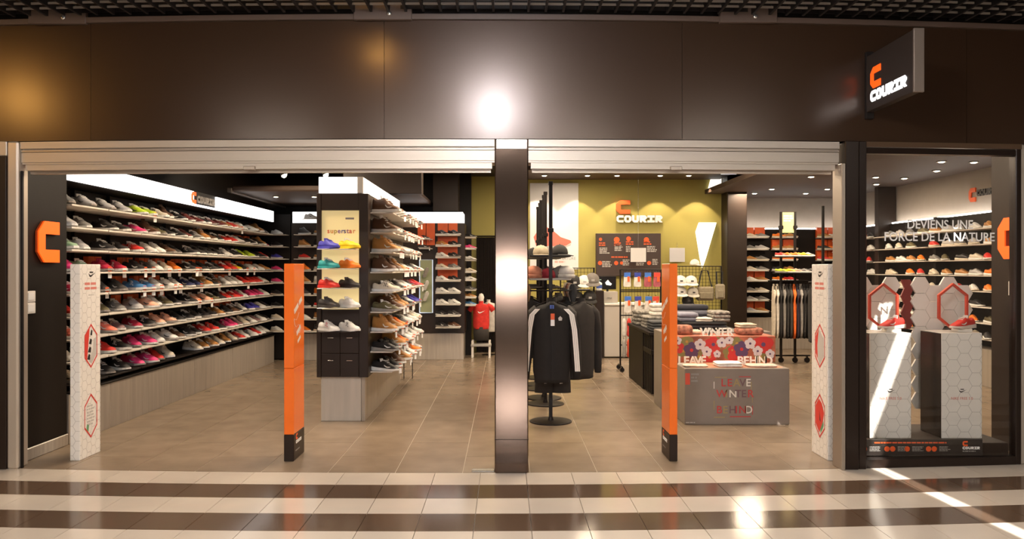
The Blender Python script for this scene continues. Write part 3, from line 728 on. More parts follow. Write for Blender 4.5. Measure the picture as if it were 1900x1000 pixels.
part('lit_border', MB().tube([(x0, yb - .035, z0), (x0, yb - .035, z1), (x1, yb - .035, z1), (x1, yb - .035, z0), (x0, yb - .035, z0)], .008, 6), mat('pale_blue_lit_border', (.6, .7, .85), .4, emit=.6), fb)
for i, v in enumerate((512, 536, 556)):
    make_shoe('sneaker', f'white upright sneaker, {nth(i + 1)} from the top inside the lit showcase frame', 'sneaker', 'white shoes in the showcase', 'white', (px(791, yb) - .02, yb - .09, pz(v, yb) - .02), R(-60), 'court', sc_=.7, tilt=R(-50), full=False)
crow = [437, 457, 478, 499, 521, 543, 564, 585, 606]
ccol = ['KK', 'TK', 'WK', 'CG', 'WK', 'WW', 'WW', 'KH', 'KB']
for r_, v in enumerate(crow):
    z = pz(v, yb)
    for j, u in enumerate((811, 833)):
        part('shelf', MB().bbox(px(u, yb) - .01, px(u, yb) + .20, yb - .22, yb - .001, z - .012, z, .002), SHELFM, t)
        col = CODE[ccol[r_][j]]
        make_shoe('sneaker', f'{col} sneaker in the {"inner" if j == 0 else "outer"} column, {nth(r_ + 1)} row down, of the back cabinet', 'sneaker', 'sneakers on the back cabinet', col, (px(u, yb) - .0, yb - .02, z + .001), R(-42), 'runner', sc_=.95, full=False)
for r_, v in enumerate((440, 457)):
    z = pz(v + 4, yb); part('shelf', MB().bbox(px(779, yb), px(803, yb), yb - .12, yb - .001, z - .012, z, .002), SHELFM, t)
    make_shoe('sneaker', f'black tagged sneaker on the {nth(r_ + 1)} short shelf above the showcase frame', 'sneaker', 'sneakers on the back cabinet', 'black', (px(778, yb), yb - .07, z + .001), R(-15), 'runner', tagged=True, sc_=.7, full=False)
scol = ['black', 'hot pink', 'white', 'cream', 'white', 'charcoal', 'tan', 'blue']
for r_, v in enumerate((441, 462, 483, 505, 520, 538, 552, 566)):
    z = pz(v, 13.6)
    part('side_shelf', MB().bbox(-.70, -.52, 13.45, 13.8, z - .012, z, .002), SHELFM, t)
    make_shoe('sneaker', f'{scol[r_]} sneaker on the {nth(r_ + 1)} end shelf of the back cabinet', 'sneaker', 'sneakers on the cabinet end', scol[r_], (-.72, 13.6, z + .001), R(-20), 'runner', sc_=.8, full=False)
cc_ = lit_unit('dark corner shoe cabinet behind the orange pedestal with short lit header', -3.66, -2.0, 13.25, .6)
part('display_bracket', MB().bbox(-3.42, -3.14, 13.04, 13.255, 2.395, 2.405, .002), CLEAR, cc_)
make_shoe('sneaker', 'white sneaker perched before the small lit header of the corner cabinet', 'sneaker', None, 'white', (-3.40, 13.20, 2.406), R(-35), 'runner', sc_=.95, full=False)
t = thing('shoe_cabinet', 'narrow dark shoe rack at the end of the long wall', 'shelving', (-3.84, 13.3, 0))
part('panel', MB().bbox(-4.25, -3.68, 13.28, 13.6, .02, 2.5, .004), BLACK, t)
# far shoes as one mass: corner cabinets, back racks and the wall seen through the window
far = MB(); farc = []
FU = {}
for kd in ('runner', 'boot'):
    u_, s_, *_r = shoe_parts(kd, [0, .03, .07, .11, .16, .23, .27, .285], 7); FU[kd] = (u_, s_)
farshelf = []
def far_shoe(x, y, z, rz, col, kd='runner', sc_=.9):
    c, s_ = math.cos(rz) * sc_, math.sin(rz) * sc_
    for q, cc in zip(FU[kd], (PAL[col], PAL['white'] if random.random() < .7 else PAL['cream'])):
        far.add([(x + a * c - b * s_, y + a * s_ + b * c, z + d * sc_) for a, b, d in q.v], q.f); farc.extend([cc] * sum(len(f) for f in q.f))
pal_l = ['white', 'tan', 'tan', 'black', 'charcoal', 'cream', 'red', 'brown', 'orange']
for r_ in range(9):
    z = ROWS[r_]
    farshelf.append((-4.22, -3.70, 13.02, 13.27, z)); farshelf.append((-3.55, -2.2, 13.0, 13.25, z))
    for x in (-4.2, -3.97): far_shoe(x, 13.2, z, R(-35), random.choice(['white', 'red', 'black', 'hot pink', 'royal blue', 'cream']))
    for k in range(5): far_shoe(-3.5 + k * .26, 13.2, z, R(-35), random.choice(pal_l), random.choice(['runner', 'boot']))
YR = 15.2
bk = thing('shoe_shelving', 'black shoe wall under the glowing strip beyond the clothes rack', 'shelving', (5.5, 15.3, 0))
part('back_panel', MB().box(4.43, 6.71, 15.28, 15.44, .62, 2.34), BLACK, bk)
part('plinth', MB().bbox(4.43, 6.71, 15.1, 15.44, 0, .615, .004), PLINTH, bk)
part('led_strip', MB().bbox(4.45, 6.70, 15.30, 15.34, 2.345, 2.365, .004), LEDM, bk)
rr_ = [pz(v, YR) for v in (441, 463, 483, 502, 521, 541, 557, 578)]
for r_, z in enumerate(rr_):
    for gi, xg in enumerate((4.66, 5.22, 6.10)):
        farshelf.append((xg, xg + .44, 15.02, 15.28, z))
        for k in range(2): far_shoe(xg + .02 + k * .22, 15.22, z, R(-40), random.choice(['cream', 'white', 'light grey', 'light grey', 'grey', 'tan']) if gi == 0 else random.choice(['tan', 'red', 'white', 'black', 'orange']), sc_=.95)
for (xg, r_) in ((4.66, 0), (4.66, 4), (4.66, 7), (6.1, 0), (6.1, 1), (6.1, 2), (5.22, 1)):
    for k in range(2): part('box_front', MB().bbox(xg + k * .22, xg + k * .22 + .2, 15.2, 15.279, rr_[r_] + .005, rr_[r_] + .2, .003), ORBOX, bk)
XW = 6.42
rw = thing('shoe_shelving', 'black shoe wall under a glowing strip, seen through the shop window', 'shelving', (6.6, 12.2, 0))
part('back_panel', MB().box(6.60, 6.715, 7.2, 15.0, .5, 2.33), BLACK, rw)
part('plinth', MB().bbox(6.35, 6.715, 7.2, 15.0, 0, .495, .004), PLINTH, rw)
part('led_strip', MB().bbox(6.62, 6.66, 7.2, 13.3, 2.335, 2.355, .004), LEDM, rw)
part('led_strip', MB().bbox(6.62, 6.66, 13.5, 15.0, 2.335, 2.355, .004), LEDM, rw)
part('divider', MB().bbox(6.40, 6.70, 13.32, 13.46, .5, 2.97, .004), DARKB, rw)
part('divider', MB().bbox(6.40, 6.60, 11.55, 11.62, .5, 2.33, .004), BLACK, rw)
frw = Frame((6.715, 11.22, 2.52), (0, -1, 0), (0, 0, 1))
part('emblem', letter('C', frw, 0, 0, .20, .15, .02), ORPRINT, rw)
for i, ch in enumerate('COURIR'): part('letter', letter(ch, frw, .19 + i * .085, .07, .09, .078, .02), BLACKP, rw)
rcol = ['white', 'cream', 'light grey', 'tan', 'white', 'red', 'olive', 'grey', 'orange', 'black']
for r_ in range(8):
    z = 2.10 - .21 * r_
    farshelf.append((6.30, 6.60, 9.4, 11.54, z)); farshelf.append((6.30, 6.60, 11.64, 13.3, z)); farshelf.append((6.30, 6.60, 13.5, 14.98, z))
    for k in range(16):
        y = 9.7 + k * .335
        if abs(y - 13.42) < .25 or random.random() < .08: continue
        far_shoe(XW, y, z, R(-90 + random.uniform(-25, 12)), random.choice(rcol), sc_=1.0)
me = far.mesh('far_sneakers', SHOEST, smooth=True); at = me.color_attributes.new('Col', 'FLOAT_COLOR', 'CORNER')
me.validate()
fs_ = link('far_sneakers', me); tag(fs_, 'masses of sneakers on the farthest shelves of the shop', 'sneakers'); fs_['kind'] = 'stuff'
buf = []
li = 0
# colours were stored per face corner in build order; normals may have been flipped but corner counts per face are unchanged
for c in farc[:len(me.loops)]: buf.extend((c[0], c[1], c[2], 1))
at.data.foreach_set('color', buf[:len(me.loops) * 4])
for i, (a, b, c, d, z) in enumerate(farshelf):
    p_ = bk if c > 14.9 and b < 6.6 and a > 4 else rw if a > 6 else None
    if p_ is None: continue
    part('shelf', MB().bbox(a, b, c, d, z - .013, z, .002), SHELFM, p_)
cs = [o for o in bpy.data.objects if o.name.startswith('shoe_cabinet')]
for (a, b, c, d, z) in farshelf:
    if a < 0: part('shelf', MB().bbox(a, b, c, d, z - .013, z, .002), SHELFM, cs[2] if b < -3.6 else cs[1])

# ================================================================== GREEN WALL
GY = 14.6
t = thing('wall_logo', 'orange C and white raised letters on the olive green wall', 'sign', (px(1185, GY), GY, pz(415, GY)))
fr = front(px(1143, GY), GY - .02, pz(413, GY)); logo(t, fr, (px(1228, GY) - px(1143, GY)) / 6.53, .05, mat('orange_letter', (.75, .10, .015), .45), mat('white_letter', (.85, .83, .78), .4), 0)
t = solo('wall_poster', MB().bbox(px(983, GY), px(1073, GY), GY - .03, GY - .002, pz(500, GY), pz(340, GY), .004), mat('poster_white', (.74, .73, .72), .5), 'tall white poster with a red running shoe on the green wall', 'poster')
fr = front(px(983, GY), GY - .031, 0); f0 = px(983, GY)
def pp(L, d=.001): return MB().poly([fr.p(px(u, GY) - f0, pz(v, GY), d) for u, v in L])
part('shoe_print', pp([(990, 440), (1000, 424), (1012, 420), (1026, 428), (1040, 440), (1058, 446), (1060, 450), (1050, 456), (1020, 457), (995, 457)]), mat('coral_print', (.75, .16, .11), .5), t)
part('shoe_print', pp([(995, 457.2), (1020, 457.2), (1050, 456.5), (1060, 451), (1058, 456), (1045, 460), (998, 461)], .0012), LGREYP, t)
part('text_print', text_mb('LA NATURE', .075, fr, px(1029, GY) - f0, pz(482, GY), .001, .0005), GREYP, t)
part('text_print', greek(fr, px(1029, GY) - f0, pz(474, GY), .2, .07, 1, seed=3), GREYP, t)
part('text_print', greek(fr, px(1029, GY) - f0, pz(489, GY), .25, .06, 1, seed=4), mat('pink_print', (.7, .4, .35), .5), t)
BY = 14.5
t = solo('menu_board', MB().bbox(px(1106, BY), px(1226, BY), BY - .02, BY + .095, pz(512, BY), pz(433, BY), .005), mat('brown_board', (.045, .026, .02), .45), 'dark brown information board with orange icons on the green wall', 'board')
fr = front(px(1106, BY), BY - .021, 0); f0 = px(1106, BY)
def at_(u): return px(u, BY) - f0
for u, v, r_ in ((1114, 444, .03), (1144, 445, .055), (1166, 443, .045), (1199, 445, .05), (1113, 488, .04), (1143, 488, .04), (1153, 488, .03), (1204, 488, .04)):
    part('icon_print', MB().poly([fr.p(at_(u) + r_ * math.cos(a * .6283), pz(v, BY) + r_ * math.sin(a * .6283), .001) for a in range(10)]), ORPRINT, t)
m1 = MB(); m2 = MB()
for u, v, w_ in ((1111, 457, 15), (1139, 457, 13), (1161, 455, 14), (1194, 455, 14)): greek(fr, at_(u), pz(v, BY), px(u + w_, BY) - px(u, BY), .08, 2, m1, u)
greek(fr, at_(1134), pz(479, BY), .36, .04, 1, m1, 9)
for u, v, w_ in ((1112, 471, 20), (1140, 466, 16), (1161, 468, 10), (1200, 468, 20), (1117, 496, 20), (1155, 493, 14), (1180, 493, 16), (1210, 492, 12)): greek(fr, at_(u), pz(v, BY), px(u + w_, BY) - px(u, BY), .12, 4, m2, u + 1)
part('heading_print', m1, ORPRINT, t); part('body_print', m2, LGREYP, t)
for u, lab in ((1170, 'square white card hanging in front of the information board'), (1242, 'square pale grey card hanging on the bare green wall')):
    y = 14.2 if u == 1170 else 14.55
    t = thing('square_sign', lab, 'card', (px(u + 14, y), y, pz(486, y)))
    part('card', MB().bbox(px(u, y), px(u + 28.5, y), y - .012, y, pz(486, y), pz(460, y), .003), mat('card_white', (.72, .70, .68), .5) if u == 1170 else mat('card_grey', (.5, .49, .5), .5), t)
    part('hanging_wire', MB().tube([(px(u + 14, y), y - .006, pz(460, y)), (px(u + 14, y), y - .006, 3.24 if y < 14.5 else pz(450, y))], .003, 5), CHROME, t)
for L, lab in (([(1297, 413), (1329, 413), (1309, 480), (1303, 497), (1299, 480), (1291, 430)], 'glowing angular shape imitating a sunlight patch low on the green wall'), ([(1320, 328), (1338, 328), (1338, 355), (1313, 355)], 'glowing shape imitating a sunlight patch at the top corner of the green wall')):
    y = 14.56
    solo('sunlight_patch', MB().prism([(px(u, y), y - .02, pz(v, y)) for u, v in L], (0, .055, 0)), mat('sunlight_patch_glow', (.9, .88, .84), .4, emit=1.3, emcol=(1, .95, .85)), lab, 'sunlight patch')  # patches of sunlight on the wall, imitated by glowing shapes
d_ = solo('curtain', MB().loft([[(px(884, 14.5) + .012 * k, 14.5 + (.03 if k % 2 else 0), z) for k in range(32)] + [(px(884, 14.5) + .012 * k, 14.56, z) for k in range(31, -1, -1)] for z in (.01, 2.15)]), mat('dark_curtain', (.02, .012, .01), .8), 'dark pleated curtain in the doorway beside the pillar', 'curtain')
part('rail', MB().tube([(px(882, 14.5), 14.49, 2.17), (px(922, 14.5), 14.49, 2.17)], .015, 8), METALB, d_)
# ---- counter, screen, bottle
t = thing('counter', 'white sales counter with dark side below the information board', 'counter', (1.8, 13.8, 0))
part('front_panel', MB().bbox(px(1121, 13.6), px(1200, 13.6), 13.6, 14.1, .02, .92, .006), mat('counter_white', (.52, .47, .41), .4), t)
part('worktop', MB().bbox(px(1121, 13.6), px(1200, 13.6), 13.57, 14.12, .922, .96, .006), WHITEB, t)
part('upper_shelf', MB().bbox(px(1121, 13.6), px(1148, 13.6), 13.7, 14.1, .962, 1.16, .006), mat('counter_grey', (.42, .38, .33), .4), t)
part('side_panel', MB().bbox(px(1104, 13.6), px(1120, 13.6), 13.55, 14.12, 0, 1.18, .006), DARKB, t)
part('handle', MB().bbox(px(1127, 13.6), px(1137, 13.6), 13.68, 13.70, 1.04, 1.055, .003), CHROME, t)
t = thing('monitor', 'black monitor showing a white shoe on the sales counter', 'monitor', (px(1126, 13.8), 13.8, 1.161))
part('bezel', MB().bbox(px(1110, 13.8), px(1143, 13.8), 13.78, 13.82, pz(540, 13.8) + .03, pz(512, 13.8), .005), METALB, t)
f_ = front(px(1110, 13.8), 13.779, pz(540, 13.8) + .03)
part('screen', MB().poly([f_.p(.015, .015, .001), f_.p(.30, .015, .001), f_.p(.30, .22, .001), f_.p(.015, .22, .001)]), mat('screen_dark', (.01, .01, .012), .15, emit=.02), t)
part('screen_image', MB().poly([f_.p(a, b, .002) for a, b in ((.12, .12), (.17, .17), (.2, .13), (.24, .10), (.22, .07), (.14, .08))]), mat('screen_white', (.8, .8, .8), .3, emit=.8), t)
part('stand', MB().bbox(px(1125, 13.8), px(1129, 13.8), 13.79, 13.81, 1.161, pz(540, 13.8) + .03, .003), METALB, t)
t = thing('dispenser_bottle', 'small white and blue dispenser bottle at the counter edge', 'bottle', (px(1112, 13.6), 13.62, 1.18))
part('body', MB().lathe([(.045, 0), (.05, .02), (.05, .13), (.02, .15)], (px(1112, 13.6), 13.62, 1.181), 12), WHITEP, t, smooth=True)
part('label_band', MB().lathe([(.051, .04), (.051, .10)], (px(1112, 13.6), 13.62, 1.181), 12), mat('blue_print', (.04, .09, .35), .5), t)
part('pump', MB().tube([(px(1112, 13.6), 13.62, 1.33), (px(1112, 13.6), 13.62, 1.37), (px(1112, 13.6) + .03, 13.60, 1.37)], .008, 6), mat('mint_plastic', (.4, .6, .55), .4), t)

# ================================================================== CLOTHING
def garment(parent, cx, cy, ztop, w_, h_, d_, color, rz=0., sleeves=True, sl=.62, stripes=None, seed=0, flare=1.0, shortsl=False, mark=None):
    """jacket or shirt hanging from ztop (collar); width axis along local x, turned by rz"""
    rnd = random.Random(seed); c, s_ = math.cos(rz), math.sin(rz)
    def T(x, y, z): return (cx + x * c - y * s_, cy + x * s_ + y * c, z)
    prof = [(0, .17, .7), (-.03, .24, .8), (-.055, .55, .85), (-.10, .84, .9), (-.18, .86, 1.), (-.35, .80, 1.), (-.6, .80 * flare, 1.), (-.85, .80 * flare, .95), (-.95, .74 * flare, .9), (-1.0, .74 * flare, .85)]
    n = 20; rings = []
    for i, (fz, fw, fd) in enumerate(prof):
        z = ztop + fz * h_; rr = []
        for k in range(n):
            a = 2 * math.pi * k / n
            fold = 1 + (.10 * math.sin(5 * a + seed + i * .4) if i > 4 else 0)
            rr.append(T(w_ / 2 * fw * math.cos(a), d_ / 2 * fd * math.sin(a) * fold + .006 * math.sin(k * 2.1 + seed), z))
        rings.append(rr)
    b = part('body', MB().loft(rings), CLOTH, parent, color, smooth=True)
    part('collar', MB().loft([[T(w_ * .11 * math.cos(2 * math.pi * k / 12), d_ * .30 * math.sin(2 * math.pi * k / 12), ztop + dz) for k in range(12)] for dz in (-.02, .035)], caps=False), CLOTH, parent, color, smooth=True)
    if sleeves:
        for sd in (1, -1):
            if shortsl: pts = [(w_ * .30 * sd, ztop - .075 * h_), (w_ * .46 * sd, ztop - .15 * h_), (w_ * .60 * sd, ztop - .30 * h_)]; rs = [.05, .06, .065]
            else:
                pts = [(w_ * .30 * sd, ztop - .09 * h_), (w_ * .42 * sd, ztop - .16 * h_), (w_ * .48 * sd, ztop - .35 * h_), (w_ * .52 * sd, ztop - .62 * h_), (w_ * .55 * sd, ztop - .86 * h_ * sl / .62), (w_ * .552 * sd, ztop - .95 * h_ * sl / .62)]
                rs = [.05, .062, .058, .052, .042, .034]
            q = min(1, d_ / .15)
            sv_ = part('sleeve', MB().tube([T(x, -.005, z) for x, z in pts], [r * max(.42, q) * w_ / .46 for r in rs], 10), CLOTH, parent, color, smooth=True)
            if stripes:
                for e, wd in ((-.024, .0155), (-.0065, .0155), (.011, .0155)):
                    m = MB()
                    for (xa, za), (xb, zb), ra, rb in zip(pts[:-1], pts[1:-1], rs[:-1], rs[1:]):
                        m.poly([T(xa + sd * e, -ra * w_ / .46 * .98 - .006, za), T(xa + sd * (e + wd), -ra * w_ / .46 * .98 - .006, za), T(xb + sd * (e + wd), -rb * w_ / .46 * .98 - .006, zb), T(xb + sd * e, -rb * w_ / .46 * .98 - .006, zb)])
                    part('stripe', m, stripes, sv_)
    part('hanger', MB().tube([T(-w_ * .36, 0, ztop - .06 * h_), T(0, 0, ztop + .02), T(w_ * .36, 0, ztop - .06 * h_)], .006, 6).tube([T(0, 0, ztop + .02), T(0, 0, ztop + .07), T(.018, 0, ztop + .095), T(0, 0, ztop + .11)], .003, 5), METALB, parent)
# ---- row of tall black clothes stands
RX = .46
def stand(label, ys, shelves, rail=None):
    t = thing('clothes_stand', label, 'clothes stand', (RX, sum(ys) / len(ys), 0))
    for y in ys:
        part('pole', MB().bbox(RX - .018, RX + .018, y - .018, y + .018, .01, 2.445, .003), METALB, t)
        part('base_disc', MB().lathe([(.215, 0), (.215, .01), (.20, .014), (.03, .018), (.022, .05)], (RX, y, 0), 28), METALB, t, smooth=False)
        part('cap', MB().bbox(RX - .022, RX + .022, y - .022, y + .022, 2.41, 2.447, .003), METALB, t)
        part('clamp', MB().bbox(RX - .03, RX + .03, y - .03, y + .03, 1.93, 1.97, .004), METALB, t)
    for z in shelves:
        part('shelf', MB().bbox(RX - .21, RX + .21, ys[0] + .03, ys[-1] - .03, z - .02, z, .004), mat('shelf_grey', (.34, .31, .27), .5) if z < 1.5 else METALB, t)
    for dx in (-.2, .2):
        part('rail', MB().tube([(RX + dx, ys[0] + .02, 1.335), (RX + dx, ys[-1] - .02, 1.335)], .011, 8), METALB, t)
        for y in ys: part('bracket', MB().tube([(RX, y, 1.335), (RX + dx, y, 1.335)], .009, 6), METALB, t)
    return t
s1 = stand('black clothes stand whose front pole carries the striped track jacket', (7.91, 8.95), (1.46, 1.70))
part('front_arm', MB().tube([(RX, 7.91, 1.335), (RX, 7.62, 1.33), (RX, 7.60, 1.345)], .010, 8), METALB, s1)
part('side_arm', MB().tube([(RX, 7.95, 1.335), (RX + .42, 8.12, 1.335)], .010, 8), METALB, s1)
s2 = stand('second black clothes stand behind the striped jacket', (9.35, 10.05), (1.46, 1.70))
stand('third black clothes stand in front of the green wall poster', (10.45, 11.1), (1.46,))
t = thing('track_jacket', 'black track jacket with white sleeve stripes hanging on the front stand', 'jacket', (.46, 7.68, .45))
garment(t, .455, 7.68, 1.235, .46, .80, .15, (.010, .008, .007), stripes=mat('white_stripe', (.82, .78, .72), .6), seed=1)
fr = front(.455, 7.592, 0)
part('zip', MB().bbox(.452, .458, 7.596, 7.602, .47, 1.2, .001), METALB, t)
part('chest_logo', MB().poly([fr.p(a, b, .004) for a, b in ((.065, 1.05), (.095, 1.05), (.10, 1.075), (.08, 1.095), (.06, 1.075))]), LGREYP, t)
part('price_tag', MB().box(.44, .478, 7.566, 7.569, 1.0, 1.06, 0).box(.44, .478, 7.566, 7.569, 1.06, 1.12, 1), [WHITEP, ORPRINT], t)
part('neck_label', MB().bbox(.435, .475, 7.61, 7.62, 1.165, 1.20, .002), MATS['blue_print'], t)
t = thing('shorts', 'black shorts with small white logos hanging below the track jacket', 'shorts', (.46, 7.78, .36))
sh = MB()
for sd in (-1, 1):
    sh.loft([[(.475 + sd * .085 + .085 * w_ * math.cos(2 * math.pi * k / 14), 7.80 + .05 * math.sin(2 * math.pi * k / 14), z) for k in range(14)] for z, w_ in ((.72, .95), (.50, 1.05), (.315, 1.15))])
part('legs', sh, CLOTH, t, (.018, .015, .014), smooth=True)
part('waistband', MB().bbox(.31, .64, 7.755, 7.845, .72, .76, .006), CLOTH, t, (.025, .02, .02))
for x in (.385, .54): part('logo_print', MB().poly([(x, 7.742, .41), (x + .03, 7.742, .415), (x + .035, 7.742, .45), (x + .008, 7.742, .445)]), WHITEP, t)
t = thing('jacket', 'plain dark jacket hanging beside the striped track jacket', 'jacket', (.80, 8.08, .45))
garment(t, .78, 8.06, 1.22, .46, .80, .17, (.016, .012, .010), rz=R(40), seed=3)
jc = [('black', (.010, .009, .008)), ('charcoal', (.025, .022, .02)), ('dark brown', (.035, .02, .014)), ('navy', (.012, .012, .035))]
for i in range(7):
    y = 8.2 + .1 * i if i < 4 else 9.5 + .14 * (i - 4); side = -.2 if i % 2 else .2
    t = thing('jacket', f'{jc[i % 4][0]} jacket, {nth(i + 1)} along the rail behind the striped track jacket', 'jacket', (RX + side, y, .6), group='jackets on the clothes stands')
    garment(t, RX + side, y, 1.225, .36, .62, .07, jc[i % 4][1], rz=R(8), seed=10 + i)
# ---- caps
def cap(label, x, y, z, color, group, rz=0., tilt=0., sc_=1., patch=None):
    t = thing('baseball_cap', label, 'cap', (x, y, z), rz, group); t.rotation_euler = (tilt, 0, rz); t.scale = (sc_ * random.uniform(.94, 1.06), sc_, sc_ * random.uniform(.82, 1.05))
    mb = MB(); prof = [(.085, 0), (.09, .03), (.082, .07), (.06, .10), (.03, .118), (.006, .122)]; mb.lathe(prof, n=16)
    link('crown', mb.mesh('crown', CLOTH, smooth=True), t, color)
    br = MB(); n = 9; r1 = [( .088 * math.cos(a), -.088 * math.sin(a) * 1.0, .012) for a in [R(20) + R(140) * k / n for k in range(n + 1)]]
    r2 = [(.10 * math.cos(a), -.165 * math.sin(a) ** .7 if math.sin(a) > 0 else 0, -.004) for a in [R(20) + R(140) * k / n for k in range(n + 1)]]
    br.loft([r1, r2, [(p[0], p[1], p[2] - .006) for p in r2], [(p[0], p[1], p[2] - .006) for p in r1]], closed=False, caps=False)
    link('brim', br.mesh('brim', CLOTH, smooth=True), t, color)
    link('button', MB().lathe([(.008, .12), (.006, .128)], n=8).mesh('button', CLOTH), t, color)
    if patch:
        link('front_patch', MB().poly([(-.02, -.089, .04), (.02, -.089, .04), (.02, -.086, .065), (-.02, -.086, .065)]).mesh('front_patch', DYE), t, patch)
    return t
CW, CK, CG = (.70, .67, .62), (.02, .018, .017), (.18, .16, .14)
cap('cream-topped cap on the upper shelf of the front clothes stand', RX - .08, 8.35, 1.702, (.35, .29, .2), 'caps on the clothes stands', sc_=1.0)
cap('black cap at the outer edge of the upper shelf of the front stand', RX + .12, 8.30, 1.702, CK, 'caps on the clothes stands', rz=R(50))
cap('grey cap in the middle of the upper shelf of the front stand', RX + .02, 8.70, 1.702, CG, 'caps on the clothes stands')
for i, (x, y, c, nm) in enumerate(((-.14, 8.15, (.60, .45, .36), 'blush'), (-.02, 8.15, (.30, .02, .03), 'crimson'), (.12, 8.2, CG, 'grey'), (-.12, 8.55, CW, 'white'), (.1, 8.6, CK, 'black'))):
    cap(f'{nm} cap on the lower shelf of the front clothes stand', RX + x, y, 1.462, c, 'caps on the clothes stands', rz=R(-30 + i * 25))
for i, (x, y, c, nm) in enumerate(((-.12, 9.5, CK, 'black'), (.05, 9.55, (.12, .06, .04), 'brown'), (.14, 9.8, CW, 'white'))):
    cap(f'{nm} cap on the lower shelf of the second clothes stand', RX + x, y, 1.462, c, 'caps on the clothes stands', rz=R(i * 40))
    cap(f'{nm} cap on the upper shelf of the second clothes stand', RX + x, y + .1, 1.702, c, 'caps on the clothes stands', rz=R(-i * 40))
for i, (x, y, c, nm) in enumerate(((-.17, 8.02, (.5, .2, .12), 'coral'), (.17, 8.02, (.45, .42, .38), 'pale grey'), (.17, 8.42, (.55, .52, .48), 'off-white'), (-.17, 8.4, (.06, .04, .03), 'dark brown'))):
    k_ = thing('knit_hat', f'{nm} knit hat slumped on the lower shelf of the front clothes stand', 'hat', (RX + x, y, 1.461), group='knit hats on the clothes stand')
    part('crown', MB().lathe([(.075, .03), (.085, .06), (.075, .095), (.05, .12), (.01, .128)], (RX + x, y, 1.461), 14), CLOTH, k_, c, smooth=True)
    part('cuff', MB().lathe([(.078, 0), (.088, .004), (.09, .035), (.08, .04)], (RX + x, y, 1.461), 14), CLOTH, k_, tuple(q * .8 for q in c), smooth=True)
# small dangling accessories under the shelves
acc = [('tan', (.35, .2, .1)), ('cream', (.5, .42, .33)), ('red', (.5, .05, .03)), ('grey', (.2, .18, .16)), ('black', (.02, .02, .02)), ('white', (.65, .62, .58))]
for i in range(20):
    nm, c = acc[i % 6]; side = -1 if i < 10 else 1; k = i % 10; y = 8.06 + .09 * k
    t = thing('glove_pair', f'{nm} pair of gloves, {nth(k + 1)} from the front along the {"pillar" if side < 0 else "aisle"} side of the first stand', 'gloves', (RX + side * .24, y, 1.26), group='gloves clipped under the shelf')
    part('glove', MB().loft([[(RX + side * .24 + a * .040 * w_, y + b * .025, z) for a, b in ((-1, -.6), (-.4, -1), (.4, -1), (1, -.6), (1, 1), (-1, 1))] for z, w_ in ((1.40, .5), (1.37, .9), (1.30, 1.1), (1.25, .8), (1.215, .5))]), CLOTH, t, c)
    part('clip', MB().tube([(RX + side * .24, y, 1.36), (RX + side * .24, y, 1.44)], .003, 5), METALB, t)
# ---- wire grid panels with caps and bags
def grid_panel(label, u0, u1, v0, v1, y, step=.055):
    x0, x1, z0, z1 = px(u0, y), px(u1, y), max(.0, pz(v1, y)), pz(v0, y)
    t = thing('wire_grid', label, 'wire grid', ((x0 + x1) / 2, y, z0))
    part('frame', MB().tube([(x0, y, z0), (x0, y, z1), (x1, y, z1), (x1, y, z0)], .016, 8), METALB, t)
    m = MB(); x = x0 + step
    while x < x1: m.box(x - .003, x + .003, y - .003, y + .003, z0 + .05, z1); x += step
    z = z0 + .08
    while z < z1: m.box(x0, x1, y - .005, y + .001, z - .003, z + .003); z += step
    o = part('mesh_wires', m, METALB, t)
    return t
grid_panel('black wire grid with caps below the white poster', 1040, 1102, 497, 665, 12.6)
for u, v, c, nm in ((1066, 528, CK, 'black cap in the upper row, next to the white one, on the wire grid'), (1084, 526, CW, 'white cap hanging on the wire grid below the poster'), (1099, 524, CG, 'charcoal cap at the edge of the wire grid by the counter'),
                    (1070, 557, CK, 'black cap in the lower row of the wire grid'), (1094, 556, CK, 'black cap in the lower row beside the bottle on the counter')):
    cap(nm, px(u, 12.45), 12.47, pz(v, 12.45), c, 'caps on the wire grid', tilt=R(-75) + R(90), sc_=1.25, patch=(.4, .38, .36))
t = thing('sports_bag', 'purple and white bag hanging low on the wire grid', 'bag', (px(1093, 12.4), 12.4, pz(630, 12.4)))
part('body', MB().bbox(px(1085, 12.4), px(1104, 12.4), 12.42, 12.56, pz(630, 12.4), pz(600, 12.4), .03), CLOTH, t, (.06, .05, .22))
part('band', MB().bbox(px(1085, 12.4) - .002, px(1104, 12.4) + .002, 12.41, 12.5, pz(612, 12.4), pz(605, 12.4), .003), WHITEP, t)
part('strap', MB().tube([(px(1087, 12.4), 12.45, pz(600, 12.4)), (px(1090, 12.4), 12.5, pz(575, 12.4)), (px(1094, 12.4), 12.58, pz(562, 12.4)), (px(1098, 12.4), 12.5, pz(575, 12.4)), (px(1102, 12.4), 12.45, pz(600, 12.4))], .012, 6), CLOTH, t, (.6, .58, .55))
grid_panel('black wire grid with canvas bags and white caps at the black pilaster', 1236, 1338, 494, 668, 12.9)
for u, v, c, nm in ((1263, 525, CW, 'white cap in the upper row next to the orange pedestal'), (1283, 525, CW, 'white cap in the upper row next to the canvas bag'), (1264, 545, CW, 'white cap in the lower row next to the orange pedestal'), (1286, 546, (.5, .46, .4), 'cream cap in the lower row next to the canvas bag'), (1277, 562, CK, 'black cap under the white caps of the bag grid')):
    cap(nm, px(u, 12.7), 12.74, pz(v, 12.7), c, 'caps on the bag grid', tilt=R(12), sc_=1.1, patch=(.05, .04, .04))
cap('white cap standing on top of the bag grid frame', px(1289, 12.9), 12.9, pz(494, 12.9) + .018, CW, 'caps on the bag grid', rz=R(70), sc_=.9)
